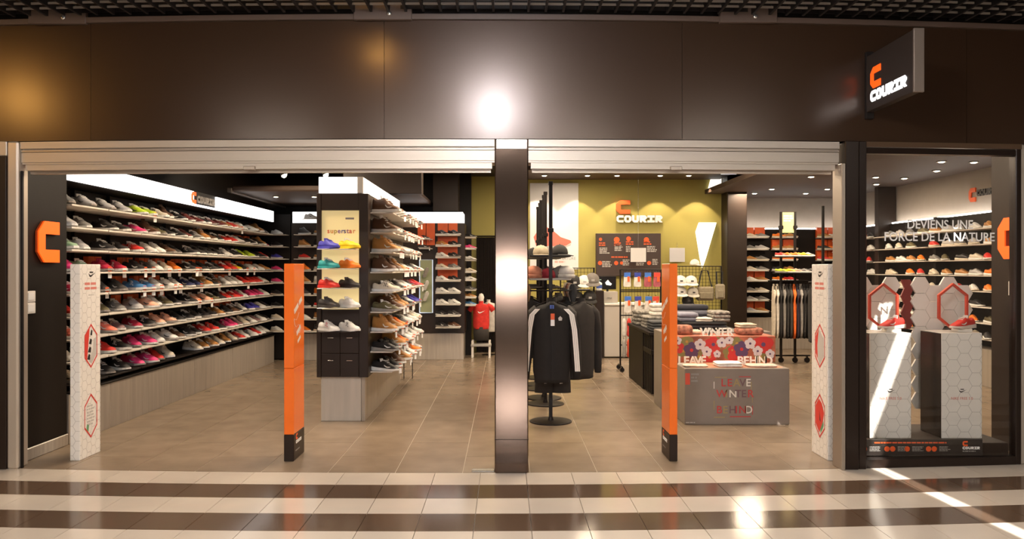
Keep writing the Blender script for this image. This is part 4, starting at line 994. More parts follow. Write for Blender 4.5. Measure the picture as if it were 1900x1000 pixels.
def bag(label, u0, u1, v0, v1, y, color, strapv, name, cat='bag'):
    x0, x1, z0, z1 = px(u0, y), px(u1, y), pz(v1, y), pz(v0, y); t = thing(name, label, cat, ((x0 + x1) / 2, y, z0))
    part('body', MB().bbox(x0, x1, y, y + .11, z0, z1, .025), CLOTH, t, color)
    part('pocket', MB().bbox(x0 + .03, x1 - .03, y - .03, y + .002, z0 + .03, z0 + (z1 - z0) * .6, .014), CLOTH, t, tuple(c * .85 for c in color))
    part('strap', MB().tube([(x0 + .03, y + .06, z1 - .01), ((x0 + x1) / 2 - .05, y + .09, pz(strapv, y) - .02), ((x0 + x1) / 2 + .05, y + .09, pz(strapv, y) - .02), (x1 - .03, y + .06, z1 - .01)], .014, 6), CLOTH, t, CK)
bag('olive canvas shoulder bag hanging on the wire grid', 1294, 1326, 532, 558, 12.72, (.24, .20, .13), 500, 'shoulder_bag')
bag('small round olive backpack hanging by the black pilaster', 1329, 1346, 527, 556, 12.7, (.26, .22, .15), 502, 'backpack', 'backpack')
# ---- sock rack on castors
SY = 11.9
t = thing('sock_rack', 'black wheeled wire rack hung with packs of socks', 'rack', (px(1190, SY), SY, 0))
x0, x1 = px(1151, SY), px(1226, SY)
for x in (x0, x1):
    part('post', MB().tube([(x, SY, .07), (x, SY, pz(500, SY))], .013, 8), METALB, t)
    w1 = part('foot', MB().tube([(x, SY - .2, .075), (x, SY + .2, .075)], .012, 6), METALB, t)
    for yy in (SY - .19, SY + .19): part('castor', MB().lathe([(.035, -.012), (.035, .012)], (x, yy, .036), 12, axis='y'), METALB, w1)
for v in (500, 538, 541, 585, 640): part('bar', MB().tube([(x0, SY, pz(v, SY)), (x1, SY, pz(v, SY))], .010, 6), METALB, t)
m = MB()
for i in range(1, 14): x = x0 + (x1 - x0) * i / 14; m.box(x - .002, x + .002, SY + .004, SY + .01, .35, pz(500, SY))
part('mesh_wires', m, METALB, t)
sk = 0
for row, (v0, v1) in enumerate(((502, 532), (546, 580))):
    for k, u in enumerate((1163, 1182, 1201, 1218) if row == 0 else (1164, 1183, 1202, 1216)):
        z1 = pz(v0, SY) - .01; z0 = pz(v1, SY); x = px(u, SY); hc = [(.04, .14, .5), (.03, .05, .3), (.05, .16, .5), (.55, .05, .03)][k % 4]
        tt = thing('sock_pack', f'{["blue-topped", "navy-topped", "bright blue-topped", "red-topped"][k]} sock pack in the {"upper" if row == 0 else "lower"} row of the wheeled rack', 'socks', (x, SY - .03, z0), group='sock packs on the wheeled rack')
        part('socks', MB().loft([[(x + a * .058 * w_, SY - .035 + b * .022, z) for a, b in ((-1, -.6), (-.5, -1), (.5, -1), (1, -.6), (1, .6), (-1, .6))] for z, w_ in ((z1 - .07, .8), (z0 + .12, .85), (z0 + .02, 1.0), (z0, .8))]), CLOTH, tt, (.62, .58, .53) if not (row == 0 and k > 1) else (.35, .08, .10))
        part('header_card', MB().bbox(x - .05, x + .05, SY - .058, SY - .05, z1 - .09, z1 - .02, .002), DYE, tt, hc)
        part('price_tag', MB().bbox(x + .0, x + .035, SY - .064, SY - .059, z1 - .16, z1 - .08, .001), ORPRINT, tt)
        part('hook', MB().tube([(x, SY, z1 - .005), (x, SY - .08, z1 - .005)], .004, 5), METALB, tt)
for i in range(6):
    u = 1158 + (i % 3) * 9; v = 590 + (i // 3) * 38; x = px(u, SY - .05)
    c, nm = [((.6, .57, .52), 'white'), ((.5, .04, .03), 'red'), ((.03, .03, .03), 'black'), ((.3, .28, .25), 'grey'), ((.55, .07, .03), 'scarlet'), ((.65, .62, .58), 'cream')][i]
    tt = thing('sock_bundle', f'{nm} bundle of socks hanging low on the wheeled rack', 'socks', (x, SY - .05, pz(v + 34, SY)), group='bundles low on the wheeled rack')
    part('bundle', MB().loft([[(x + .035 * w_ * math.cos(2 * math.pi * k / 9), SY - .055 + .03 * math.sin(2 * math.pi * k / 9), pz(vv, SY)) for k in range(9)] for vv, w_ in ((v, .4), (v + 6, 1), (v + 20, .8), (v + 30, 1.1), (v + 34, .6))]), CLOTH, tt, c, smooth=True)
    part('hook', MB().tube([(x, SY, pz(v, SY)), (x, SY - .08, pz(v, SY))], .004, 5), METALB, tt)

# ================================================================== TABLES
t = thing('display_table', 'grey laminate display table with printed slogan front', 'table', (2.31, 8.2, 0))
part('box_body', MB().bbox(1.79, 2.836, 7.75, 8.62, .0, .563, .005), GREYT, t)
fr = front(1.79, 7.75, 0)
part('label_patch', MB().poly([fr.p(a, b, .001) for a, b in ((.005, .40), (.052, .40), (.052, .515), (.005, .515))]), mat('red_orange_print', (.70, .09, .05), .5), t)
part('small_print', greek(fr, .062, .42, .08, .10, 3, seed=2), GREYP, t)
part('footer_print', greek(fr, .01, .012, .12, .02, 1, seed=3), LGREYP, t)
ink = [mat('ink_white', (.75, .7, .63), .5), mat('ink_red', (.50, .05, .045), .5), mat('ink_olive', (.35, .26, .11), .5), mat('ink_plum', (.16, .09, .10), .5)]
def slog(txt, xx, zz, seed):
    rnd = random.Random(seed); x = xx
    for ch in txt:
        part('slogan_letter', text_mb(ch, .105, fr, x, zz, .0008, .0006, bold=.014), rnd.choice(ink), t); x += .036 if ch == 'I' else .062 if ch != 'W' else .088
slog('LEAVE', .36, .385, 3); slog('WINTER', .315, .275, 4); slog('BEHIND', .315, .115, 8)
for (a, b, c, d), k in (((.288, .36, .296, .43), 0), ((.288, .15, .296, .24), 2), ((.66, .35, .667, .43), 2), ((.672, .10, .68, .19), 1), ((.45, .076, .66, .086), 1), ((.30, .47, .42, .477), 2), ((.54, .475, .66, .483), 1), ((.29, .07, .40, .08), 2), ((.672, .22, .678, .32), 2)):
    part('frame_print', MB().poly([fr.p(a, b, .001), fr.p(c, b, .001), fr.p(c, d, .001), fr.p(a, d, .001)]), ink[k], t)
part('top_print', MB().box(1.86, 2.79, 7.80, 8.6, .5635, .565), mat('floral_runner', (.50, .22, .13), .6, noise=.5, nscale=22), t)
# floral riser
t = thing('floral_riser', 'floral printed riser box standing on the grey display table', 'riser', (2.33, 8.4, .566))
part('box_body', MB().bbox(1.80, 2.86, 8.22, 8.60, .566, .845, .006), mat('floral_base', (.36, .10, .05), .6, noise=.6, nscale=9), t)
fr = front(1.80, 8.22, .566); rnd = random.Random(21)
inks = dict(purple=mat('ink_purple', (.10, .05, .12), .6), white=mat('ink_petal_white', (.62, .55, .55), .6), red=mat('ink_petal_red', (.55, .03, .025), .6), olive=mat('ink_leaf', (.22, .19, .06), .6), gold=mat('ink_gold', (.5, .25, .05), .6))
def flower(cx, cy, r_, c, cc, n=5, off=.001):
    m = MB()
    for k in range(n):
        a = 2 * math.pi * k / n + .3; ox, oy = cx + r_ * .55 * math.cos(a), cy + r_ * .55 * math.sin(a)
        P = [(ox + r_ * .5 * math.cos(b * .785), oy + r_ * .5 * math.sin(b * .785)) for b in range(8)]
        P = [(min(1.055, max(.004, p)), min(.274, max(.004, q))) for p, q in P]
        m.poly([fr.p(p, q, off + .0002 * k) for p, q in P])
    part('flower_print', m, inks[c], t)
    part('flower_print', MB().poly([fr.p(min(1.055, max(.004, cx + r_ * .22 * math.cos(b * .785))), min(.274, max(.004, cy + r_ * .22 * math.sin(b * .785))), off + .0016) for b in range(8)]), inks[cc], t)
for cx, cy in ((.08, .12), (.25, .06), (.44, .20), (.57, .10), (.65, .2), (.12, .22), (.9, .06)): flower(cx, cy, .07, 'olive', 'gold', off=.0006)
for cx, cy, r_, c, cc in ((.40, .19, .09, 'red', 'purple'), (.36, .06, .08, 'red', 'gold'), (.63, .05, .08, 'red', 'red'), (.93, .19, .11, 'red', 'purple'), (.02, .16, .07, 'red', 'gold'), (.17, .13, .085, 'purple', 'red'), (.70, .14, .085, 'purple', 'red'), (.60, .13, .045, 'red', 'gold'),
                         (.26, .19, .06, 'white', 'purple'), (.33, .115, .055, 'white', 'purple'), (.49, .21, .055, 'white', 'purple'), (.57, .235, .045, 'white', 'purple'), (.79, .20, .06, 'white', 'purple'), (.87, .12, .055, 'white', 'purple'), (1.0, .09, .05, 'white', 'purple'), (.44, .09, .04, 'white', 'purple'), (.02, .23, .045, 'white', 'purple')):
    flower(cx, cy, r_, c, cc, off=.002 if c != 'white' else .004)
WL = mat('white_letter_block', (.86, .82, .74), .4)
def words(label, txt, x, y, z, h, adv):
    t = thing('letter_sign', label, 'letters', (x + .15, y, z)); f_ = front(x, y, z); cx = 0
    for ch in txt:
        part('letter', text_mb(ch, h / .72, f_, cx, 0, .018, 0, bold=.022), WL, t); cx += adv * (.5 if ch == 'I' else 1.35 if ch == 'W' else 1)
    part('base_rail', MB().bbox(x - .01, x + cx, y - .02, y + .002, z - .0005, z + .004, .001), CLEAR, t)
words('standing white letters spelling WINTER on top of the floral riser', 'WINTER', px(1297, 8.3), 8.26, .8465, .085, .058)
words('standing white letters spelling LEAVE in front of the floral riser', 'LEAVE', px(1258, 8.05), 8.06, .566, .085, .058)
words('standing white letters spelling BEHIND in front of the floral riser', 'BEHIND', px(1368, 8.05), 8.06, .566, .085, .062)
def folded(label, x, y, z, w_, d_, h_, color, name='folded_shirt', cat='folded clothes', group=None, seed=0, n=1, m=None):
    rnd = random.Random(seed); t = thing(name, label, cat, (x, y, z), group=group)
    for i in range(n):
        hh = h_ / n; rings = []
        for k, (fz, ins) in enumerate(((0.02, .012), (.3, 0), (.7, 0), (.97, .014))):
            P = []
            for q in range(20):
                a = 2 * math.pi * q / 20; c_, s_ = math.cos(a), math.sin(a)
                P.append((x + (w_ / 2 - ins) * (abs(c_) ** .3) * (1 if c_ > 0 else -1) + rnd.uniform(-.006, .006), y + (d_ / 2 - ins) * (abs(s_) ** .3) * (1 if s_ > 0 else -1) + rnd.uniform(-.005, .005), z + hh * (i + fz) + rnd.uniform(-.003, .003) * (k > 1)))
            rings.append(P)
        part('fold', MB().loft(rings), m or CLOTH, t, color if not isinstance(color, list) else color[i % len(color)], smooth=True)
    return t
folded('white folded shirt at the front of the grey display table', px(1351, 7.9), 7.92, .566, .26, .22, .045, (.80, .77, .72), n=2)
folded('cream folded shirt in front of the word LEAVE', px(1290, 7.9), 7.90, .566, .24, .16, .02, (.62, .52, .42), seed=2)
folded('cream printed folded shirt in front of the word BEHIND', px(1412, 7.9), 7.90, .566, .30, .18, .02, (.62, .50, .42), seed=3)
FLORC = mat('floral_cloth', (.34, .13, .08), .8, noise=.75, nscale=26, bump=.3)
folded('bundle of floral cloth on the riser beside the word WINTER', px(1268, 8.45), 8.45, .8465, .17, .22, .10, (.4, .1, .06), seed=4, m=FLORC)
folded('heap of floral and cream cloth at the far end of the riser', px(1390, 8.4), 8.42, .8465, .27, .22, .075, (.4, .1, .06), seed=5, m=FLORC)
folded('cream scarf folded on the floral heap of the riser', px(1384, 8.4), 8.42, .9225, .20, .18, .045, (.58, .48, .35), seed=6, n=2)
folded('cream folded cloth behind the word WINTER', px(1289, 8.5), 8.5, .8465, .12, .16, .045, (.6, .5, .36), seed=7)
# taller grey table behind
t = thing('display_table', 'taller grey display table behind the floral riser', 'table', (2.3, 8.85, 0))
part('box_body', MB().bbox(1.73, 2.95, 8.64, 9.05, .0, .86, .005), GREYT, t)
pts = [('white patterned', (.60, .55, .48), 1300, .05, .03), ('dark grey', (.06, .058, .065), 1275, .12, .11), ('grey patterned', (.35, .32, .28), 1325, .15, .0)]
CAMO = mat('camo_cloth', (.22, .20, .17), .85, noise=.95, nscale=30, bump=.3)
folded('wide stack of black trousers along the front of the taller grey table', px(1300, 8.9), 8.86, .861, .52, .36, .10, [(.016, .015, .016), (.03, .03, .035)], 'trouser_stack', n=3, seed=8)
folded('stack of dark grey denim trousers on the front of the black slatted table', px(1280, 9.74), 9.74, .781, .42, .30, .33, [(.03, .03, .04), (.09, .09, .11), (.04, .04, .05), (.14, .14, .17)], 'trouser_stack', n=5, seed=9)
folded('grey shiny trousers on the black stack near the orange pedestal', px(1273, 8.9), 8.88, .962, .22, .30, .10, [(.13, .13, .16), (.22, .22, .27)], 'trouser_stack', n=2, seed=14)
folded('cream knitted shirt on the black stack behind the word WINTER', px(1302, 8.85), 8.82, .962, .20, .22, .045, (.66, .60, .50), n=2, seed=10)
folded('black and white patterned trousers at the end of the black stack', px(1331, 8.9), 8.86, .962, .20, .32, .12, (.2, .2, .2), 'trouser_stack', n=3, seed=11, m=CAMO)
# black slatted table further back
t = thing('display_table', 'black slatted display table behind the orange pedestal', 'table', (2.4, 10.35, 0))
part('top', MB().bbox(1.76, 3.0, 9.5, 11.2, .74, .78, .005), BLACK, t)
part('end_panel', MB().bbox(1.78, 1.83, 10.06, 11.2, 0, .738, .005), BLACK, t)
part('back_panel', MB().bbox(1.95, 2.95, 9.56, 11.15, .02, .55, .005), DARKB, t)
for i in range(5): part('slat', MB().bbox(1.79, 1.83, 9.52 + i * .11, 9.575 + i * .11, .02, .738, .004), BLACK, t)
part('top_rail', MB().bbox(1.785, 1.835, 9.5, 10.05, .50, .56, .004), BLACK, t)
folded('white patterned clothes tucked under the black table top', 1.90, 9.72, .561, .10, .3, .12, (.6, .55, .48), seed=13, n=2, m=CAMO)
for i, (x, y, w_, h_, cnm, c, mm) in enumerate(((1.98, 10.9, .36, .20, 'black and white camouflage', (.2, .2, .2), CAMO), (2.0, 10.3, .36, .16, 'grey camouflage', (.3, .28, .25), CAMO), (1.97, 9.75, .34, .13, 'dark grey', (.05, .05, .05), None), (2.45, 10.6, .4, .2, 'black', (.02, .02, .02), None), (2.45, 9.9, .4, .15, 'charcoal', (.06, .055, .055), None))):
    folded(f'stack of {cnm} folded trousers on the black slatted table', x, y, .781, w_, .42, h_, c, 'trouser_stack', group='trouser stacks on the black table', seed=20 + i, n=4, m=mm)
folded('crumpled white hoodie on top of the camouflage trousers', 2.06, 10.3, .942, .28, .3, .16, (.70, .64, .56), seed=30, n=3)
# ---- T-shirt form beside the pillar
t = thing('shirt_form', 'red T-shirt with white mark and black shorts on a low stand', 'clothes display', (-.43, 13.7, 0))
garment(t, -.43, 13.7, .96, .36, .46, .18, (.62, .03, .022), shortsl=True, seed=40)
part('neck', MB().lathe([(.05, .94), (.045, 1.02), (.055, 1.06), (.03, 1.12), (.0, 1.13)], (-.43, 13.72, 0), 12), WHITEB, t, smooth=True)
fr = front(-.43, 13.60, 0); part('chest_mark', swoosh(fr, -.06, .78, .13, .004, False), WHITEP, t)
part('shorts', MB().loft([[(-.43 + .14 * w_ * math.cos(2 * math.pi * k / 14), 13.7 + .08 * math.sin(2 * math.pi * k / 14), z) for k in range(14)] for z, w_ in ((.54, .9), (.42, 1.0), (.30, .9))]), CLOTH, t, (.03, .025, .022), smooth=True)
for dx in (-.15, .15):
    for dy in (-.1, .1): part('leg', MB().bbox(-.43 + dx - .018, -.43 + dx + .018, 13.7 + dy - .018, 13.7 + dy + .018, 0, .30, .004), WHITEB, t)
part('seat', MB().bbox(-.61, -.25, 13.56, 13.84, .20, .24, .008), mat('grey_stool', (.35, .33, .3), .5), t)
t = thing('shirt_form', 'white hooded top on a hanger behind the red T-shirt', 'clothes display', (-.33, 14.1, 0))
garment(t, -.31, 14.1, .97, .34, .55, .14, (.6, .56, .5), shortsl=True, seed=41)
part('pole', MB().tube([(-.31, 14.1, 0), (-.31, 14.1, .95)], .012, 8).lathe([(.12, 0), (.12, .012), (.02, .02)], (-.31, 14.1, 0), 16), METALB, t)
# ---- clothes rack near the shoe wall
CY = 12.9
xa, xb = px(1449, CY), px(1475, CY)
t = thing('clothes_rack', 'black rack with hanging track jackets and lit yellow sign on top', 'clothes rack', ((xa + xb) / 2, CY, 0))
for x in (xa, xb):
    part('pole', MB().bbox(x - .018, x + .018, CY - .018, CY + .018, .09, pz(393, CY), .003), METALB, t)
    part('clamp', MB().bbox(x - .032, x + .032, CY - .032, CY + .032, 2.22, 2.28, .004), METALB, t)
part('foot_bar', MB().tube([(xa - .25, CY, .12), (xb + .25, CY, .12)], .014, 6), METALB, t)
for x in (xa - .2, xa, xb, xb + .2): part('castor', MB().lathe([(.045, -.014), (.045, .014)], (x, CY, .046), 12, axis='y').box(x - .012, x + .012, CY - .012, CY + .012, .04, .12), METALB, t)
part('hang_rail', MB().tube([(px(1425, CY), CY, 1.36), (px(1508, CY), CY, 1.36)], .012, 8), METALB, t)
for z, (u0, u1) in ((1.765, (1432, 1500)), (1.50, (1432, 1508))): part('shelf', MB().bbox(px(u0, CY), px(u1, CY), CY - .2, CY - .03, z - .018, z, .004), METALB, t)
part('sign_panel', MB().bbox(xa + .02, xb - .02, CY - .012, CY + .012, pz(432, CY), pz(394, CY), .003), mat('yellow_sign', (.70, .60, .22), .5, emit=.25, emcol=(1, .85, .4)), t)
fr = front(xa + .02, CY - .012, 0)
part('sign_print', greek(fr, .02, pz(412, CY), .16, .12, 3, seed=5), WHITEP, t)
for i, (x, z, c) in enumerate(((px(1434, CY), 1.767, 'red'), (px(1446, CY), 1.767, 'orange'), (px(1462, CY), 1.767, 'orange'), (px(1476, CY), 1.767, 'yellow'), (px(1484, CY), 1.767, 'light grey'), (px(1434, CY), 1.502, 'lime yellow'), (px(1449, CY), 1.502, 'yellow'), (px(1462, CY), 1.502, 'peach'), (px(1477, CY), 1.502, 'grey'), (px(1490, CY), 1.502, 'charcoal'))):
    make_shoe('sneaker', f'{c} sneaker, {nth(i % 5 + 1)} along the {"upper" if i < 5 else "lower"} shelf of the clothes rack', 'sneaker', 'sneakers on the clothes rack', c, (x, CY - .11, z), R(-10), 'runner', sc_=.7, full=False)
hc = [('cream', (.55, .48, .38)), ('white', (.60, .55, .47)), ('black', (.02, .018, .018)), ('grey', (.22, .2, .18)), ('black', (.02, .018, .018)), ('charcoal', (.05, .045, .04)), ('orange', (.80, .15, .02)), ('dark navy', (.03, .03, .05)), ('silver grey', (.3, .28, .26)), ('black', (.018, .016, .016)), ('black', (.018, .016, .016)), ('charcoal', (.04, .035, .03))]
for i, (nm, c) in enumerate(hc):
    x = px(1436 + i * 6.2, CY)
    tt = thing('jacket', f'{nm} jacket, {nth(i + 1)} from the shoe wall end of the yellow-sign rack', 'jacket', (x, CY, .35), group='jackets on the yellow-sign rack')
    garment(tt, x, CY, 1.275, .50, .86, .062, c, rz=R(72), seed=50 + i, stripes=MATS['ink_red'] if nm == 'orange' else (MATS['white_stripe'] if i in (3, 8) else None))
CY2 = 11.5
t = thing('clothes_rack', 'black rack of dark clothes behind the white pedestal and window jamb', 'clothes rack', (px(1527, CY2), CY2, 0))
for u in (1527, 1556): part('pole', MB().bbox(px(u, CY2) - .017, px(u, CY2) + .017, CY2 - .017, CY2 + .017, .02, pz(382, CY2), .003), METALB, t)
part('base', MB().bbox(px(1520, CY2), px(1563, CY2), CY2 - .2, CY2 + .2, 0, .02, .004), METALB, t)
part('hang_rail', MB().tube([(px(1500, CY2), CY2, 1.36), (px(1565, CY2), CY2, 1.36)], .012, 8), METALB, t)
for i in range(8):
    x = px(1505 + i * 8, CY2); nm, c = [('black', (.02, .018, .018)), ('charcoal', (.05, .045, .04)), ('white', (.6, .56, .5))][0 if i < 4 else i % 3]
    tt = thing('jacket', f'{nm} jacket, {nth(i + 1)} on the rack behind the white pedestal by the window', 'jacket', (x, CY2, .4), group='jackets on the rack behind the pedestal')
    garment(tt, x, CY2, 1.275, .46, .80, .055, c, rz=R(76), seed=70 + i)

# ================================================================== WINDOW DISPLAY
plat = solo('window_platform', MB().bbox(2.83, 4.02, 6.20, 6.95, .001, .165, .004), DARKB, 'low dark platform inside the shop window', 'platform')
pnl = solo('window_banner', MB().bbox(2.83, 3.79, 6.165, 6.18, .07, .20, .002), mat('banner_black', (.02, .014, .011), .45), 'dark information strip with orange icons along the window foot', 'banner')
fr = front(2.83, 6.165, 0)
part('heading_print', greek(fr, .10, .165, .58, .018, 1, seed=2), ORPRINT, pnl)
m1 = MB(); m2 = MB()
for k, x in enumerate((.02, .20, .36, .53)):
    for q in range(1 + k % 2): m1.poly([fr.p(x + .022 * math.cos(a * .6283) + q * .045, .125 + .022 * math.sin(a * .6283), .001) for a in range(10)])
    greek(fr, x + .04 + .045 * (k % 2), .105, .09, .042, 4, m2, k)
part('icon_print', m1, ORPRINT, pnl); part('body_print', m2, GREYP, pnl)
logo(pnl, fr, .021, .001, ORPRINT, WHITEP, .0008, .80, .122, split=False)
part('body_print', greek(fr, .80, .10, .13, .014, 1, seed=7), GREYP, pnl)
def pedestal(label, x0, x1, y0, y1):
    t = thing('display_pedestal', label, 'pedestal', ((x0 + x1) / 2, (y0 + y1) / 2, .166))
    part('body', MB().bbox(x0, x1, y0 + .012, y1, .166, 1.022, .004), mat('bronze_side', (.05, .035, .026), .18, .6), t)
    part('front_panel', MB().bbox(x0, x1, y0, y0 + .011, .166, 1.03, .003), WHITEB, t)
    part('top_panel', MB().bbox(x0, x1, y0 + .012, y1, 1.023, 1.03, .003), WHITEB, t)
    f1 = front(x0, y0, .166); w_ = x1 - x0
    part('honeycomb_print', hexlines(f1, w_, .86, .062, .0034, .0009), HEXP, t)
    part('logo_print', swoosh(f1, w_ * .42, .375, .065, .0015), BLACKP, t)
    part('logo_print', greek(f1, w_ * .46, .395, .04, .014, 1, seed=1, off=.0016), BLACKP, t)
    part('title_print', text_mb('NIKE FREE 5.0', .03, f1, w_ * .5, .318, .0005, .001, 'CENTER', bold=.008), MATS['faded_red_print'], t)
pedestal('white honeycomb pedestal next to the window jamb', 2.985, 3.325, 6.36, 6.69)
pedestal('white honeycomb pedestal under the word NATURE on the glass', 3.575, 3.905, 6.36, 6.69)
def backdrop(label, cols_, x0, y, z0, nrows, s=.083):
    t = thing('honeycomb_backdrop', label, 'backdrop', (x0, y, z0)); fr = front(x0, y, z0); ph = s * math.sqrt(3)
    for (i, lo, hi) in cols_:
        for j in range(lo, hi):
            cx, cy = i * 1.5 * s, j * ph + (ph / 2 if i % 2 else 0)
            part('hex_tile', MB().prism([p for p in hexpts(fr, cx, cy, s * .978)], (0, .02, 0)), WHITEB, t)
    for dx in (.04, .16): part('support_post', MB().bbox(x0 + dx - .012, x0 + dx + .012, y + .021, y + .045, .166, z0 + .2, .003), DARKF, t)
    return t
for i_, (x0, cols_) in enumerate(((3.135, [(-2, 0, 3), (-1, 0, 3), (0, 0, 3), (1, 0, 3)]), (3.64, [(-1, -5, 3), (0, -5, 3), (1, 0, 3), (2, 0, 3)]))):
    bd_ = backdrop('white honeycomb backdrop of hexagon tiles behind the pedestal by the jamb' if i_ == 0 else 'white honeycomb backdrop of hexagon tiles with jagged edge behind the second pedestal', cols_, x0 + .10, 6.76, 1.055, 3)
z_ = MB(); 
zz = [(1.03 + .072 * k, .03 if k % 2 else 0) for k in range(7)]
pl_ = [(3.46 + o, 6.785, z) for z, o in zz] + [(3.54 + o, 6.785, z) for z, o in zz[::-1]]
part('zigzag_strip', MB().prism(pl_, (0, .02, 0)), mat('dark_red_panel', (.20, .02, .015), .5), bd_, label='dark red zigzag strip')
for i_, (cx, lab) in enumerate(((3.21, 'red hexagon frame standing on the pedestal by the jamb'), (3.80, 'red hexagon frame standing on the second window pedestal'))):
    t = thing('hexagon_frame', lab, 'frame', (cx, 6.58, 1.032)); fr = front(cx, 6.58, 1.03 + .205)
    w_, h_ = .125, .20
    P = [(0, -h_), (w_, -h_ * .5), (w_, h_ * .5), (0, h_), (-w_, h_ * .5), (-w_, -h_ * .5)]
    for k in range(6):
        (a, b), (c, d) = P[k], P[(k + 1) % 6]; q = .88
        part('bar', MB().prism([fr.p(a, b), fr.p(c, d), fr.p(c * q, d * (q + .02)), fr.p(a * q, b * (q + .02))], (0, .03, 0)), mat('red_frame', (.55, .05, .02), .45), t)
    make_shoe('running_shoe', f'bright red running shoe with white side mark in the {"first" if i_ == 0 else "second"} hexagon frame from the jamb', 'sneaker', 'running shoes in the window', 'red', (cx + .13, 6.535, 1.059), R(180 + 27), 'runner', sole=(.7, .62, .55), sc_=.95)
    solo('shoe_riser', MB().bbox(cx - .05, cx + .07, 6.43, 6.53, 1.031, 1.058, .003), CLEAR, f'clear acrylic block under the red shoe in the {"first" if i_ == 0 else "second"} hexagon frame', 'riser')
tk = thing('alarm_panel', 'small white notice on the dark wall beside the window C', 'notice', (4.298, 6.55, 1.33))
part('plate', MB().bbox(4.288, 4.30, 6.52, 6.62, 1.33, 1.45, .003), WHITEB, tk); part('print', greek(Frame((4.288, 6.62, 1.33), (0, -1, 0), (0, 0, 1)), .02, .09, .06, .02, 1, seed=1), GREYP, tk)

# ================================================================== BLADE SIGN
t = thing('blade_sign', 'dark projecting sign with lit orange C and white name on the fascia', 'sign', (2.83, 5.7, 2.77))
y0, y1 = 5.31, 6.02
part('case', MB().bbox(2.80, 2.86, y0 + .02, y1, 2.77, 3.20, .004), mat('sign_case', (.032, .022, .017), .4), t)
part('front_edge', MB().bbox(2.795, 2.868, y0, y0 + .022, 2.765, 3.205, .004), mat('sign_edge', (.20, .16, .13), .45, .5), t)
part('wall_bracket', MB().bbox(2.80, 2.86, y1, yf(2.83) + .005, 2.72, 3.24, .003), METALB, t)
fr = Frame((2.80, y1 - .07, 2.80), (0, -1, 0), (0, 0, 1)); logo(t, fr, .082, .004, ORANGE, WHITELIT, 0, 0, .03)
# ================================================================== CEILING SPOTS
def spot(label, x, y, z, r_=.05):
    t = thing('ceiling_spot', label, 'spotlight', (x, y, z), group='recessed ceiling spots')
    part('trim_ring', MB().lathe([(r_, 0), (r_ * 1.25, -.006), (r_ * 1.3, -.012), (r_ * .9, -.012)], (x, y, z), 14), ALUD, t)
    part('lens', MB().lathe([(r_ * .85, -.013), (r_ * .5, -.02)], (x, y, z), 12), LENS, t)
k = 0
for u, v in ((1505, 327), (1535, 350), (1432, 350), (1400, 358), (1495, 358), (1625, 328), (1678, 330), (1738, 316), (1747, 299), (1807, 300), (1626, 341)):
    y = 1.42 * 1440 / (500 - v); k += 1; spot(f'small recessed spot, {nth(k)} in the brown ceiling over the clothes rack side', px(u, y), y, 2.97)
for i, (u, v) in enumerate(((512, 364), (583, 364))):
    y = 1.13 * 1440 / (500 - v); spot(f'small recessed spot in the dropped ceiling near the {"long shoe wall" if i == 0 else "shoe tower"}', px(u, y), y, 2.68, .04)
for i, u in enumerate((1010, 1090, 1145, 1225, 1278)): spot(f'small recessed spot, {nth(i + 1)} along the ceiling edge of the green wall', px(u, 13.9), 13.9, 3.24, .05)
for i, (u, v, y) in enumerate(((525, 326, 9.4), (602, 325, 9.4), (765, 345, 11.5))):
    x, z = px(u, y), pz(v, y); t = thing('track_spot', f'small track spotlight, {nth(i + 1)} hanging from the dark ceiling', 'spotlight', (x, y, z))
    part('stem', MB().tube([(x, y, z + .06), (x, y, 3.30)], .01, 6), METALB, t)
    part('can', MB().tube([(x, y + .05, z + .07), (x + .03, y - .06, z)], [.035, .04], 10), METALB, t)
    part('lens', MB().lathe([(.034, 0), (.02, -.004)], (x + .03, y - .062, z), 10, axis='y'), LENS, t)
t = thing('ceiling_luminaire', 'white tube light at the ceiling edge by the black pilaster', 'ceiling light', (px(1355, 13), 13, 3.2))
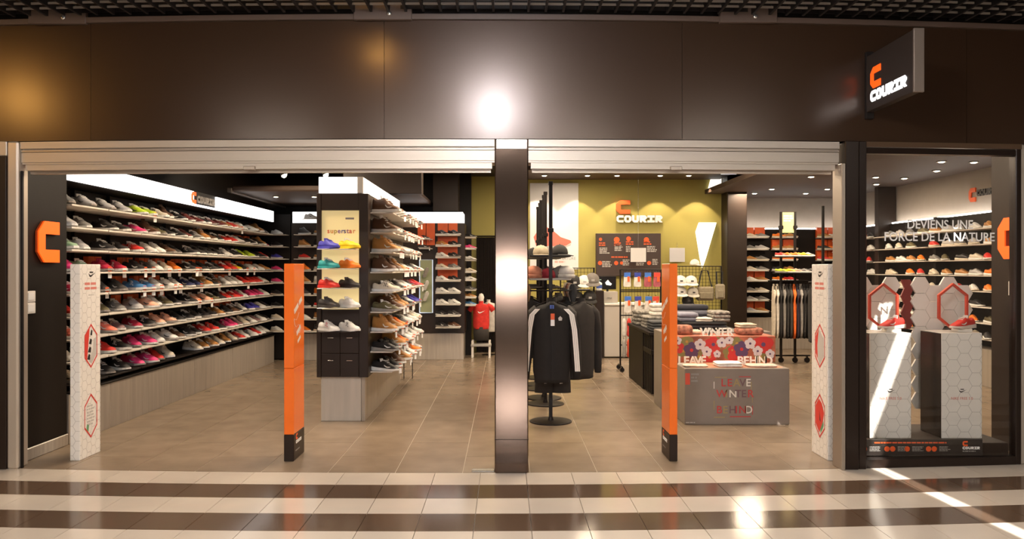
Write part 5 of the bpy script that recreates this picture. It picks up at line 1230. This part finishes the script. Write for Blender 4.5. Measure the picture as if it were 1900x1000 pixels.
part('tube', MB().bbox(px(1338, 13), px(1368, 13), 12.96, 13.04, pz(323, 13), pz(319, 13), .006), LIGHTBOX, t); part('stem', MB().tube([(px(1355, 13), 13, pz(319, 13)), (px(1355, 13), 13, 3.3)], .01, 6), CHROME, t)
# lamps of the mall passage, mirrored in the lacquered fascia
def dome(label, x, y, r_, m, z=3.72):
    t = thing('passage_lamp', label, 'ceiling light', (x, y, z))
    part('rose', MB().lathe([(r_ * .7, 0), (r_ * .7, -.03)], (x, y, z), 16), CHROME, t)
    part('globe', MB().lathe([(r_ * .5, -.03), (r_ * .9, -.03 - r_ * .4), (r_, -.03 - r_ * .8), (r_ * .8, -.03 - r_ * 1.4), (r_ * .4, -.03 - r_ * 1.75), (.004, -.03 - r_ * 1.85)], (x, y, z), 20), m, t, smooth=True)
COOL = mat('cool_globe', (1, 1, 1), .4, emit=130, emcol=(.95, .95, 1)); WARMG = mat('amber_globe', (1, .7, .3), .4, emit=45, emcol=(1, .52, .12))
dome('white globe lamp on the passage ceiling in front of the pillar', -.05, 2.3, .25, COOL)
dome('amber globe lamp on the passage ceiling toward the neighbouring shop', -6.1, 3.3, .2, WARMG)
dome('amber globe lamp on the passage ceiling before the shoe tower', -1.2, 4.6, .10, WARMG)
t = thing('pillar_highlight_panel', 'unseen glowing panel added across the passage for the pillar highlight', 'added light', (.15, -5.2, 0))  # unseen glowing panel, added and sized to give the pillar its highlight
part('case', MB().bbox(-.50, .75, -5.3, -5.2, .08, 2.1, .01), METALB, t)
part('base', MB().bbox(-.6, .85, -5.45, -5.05, 0, .08, .01), METALB, t)
part('lit_face', MB().bbox(-.30, .55, -5.2, -5.185, 1.10, 1.75, .004), mat('pillar_highlight_glow', (1, 1, 1), .4, emit=75, emcol=(.95, .95, 1)), t)
# wall-washing spots along the green wall
for i, u in enumerate((1000, 1075, 1150, 1225, 1300)):
    o = lamp('wall_wash_spot', 'SPOT', (px(u, 14.25), 14.25, 3.22), 60, WARM, spot_size=R(82), spot_blend=.12, shadow_soft_size=.02)
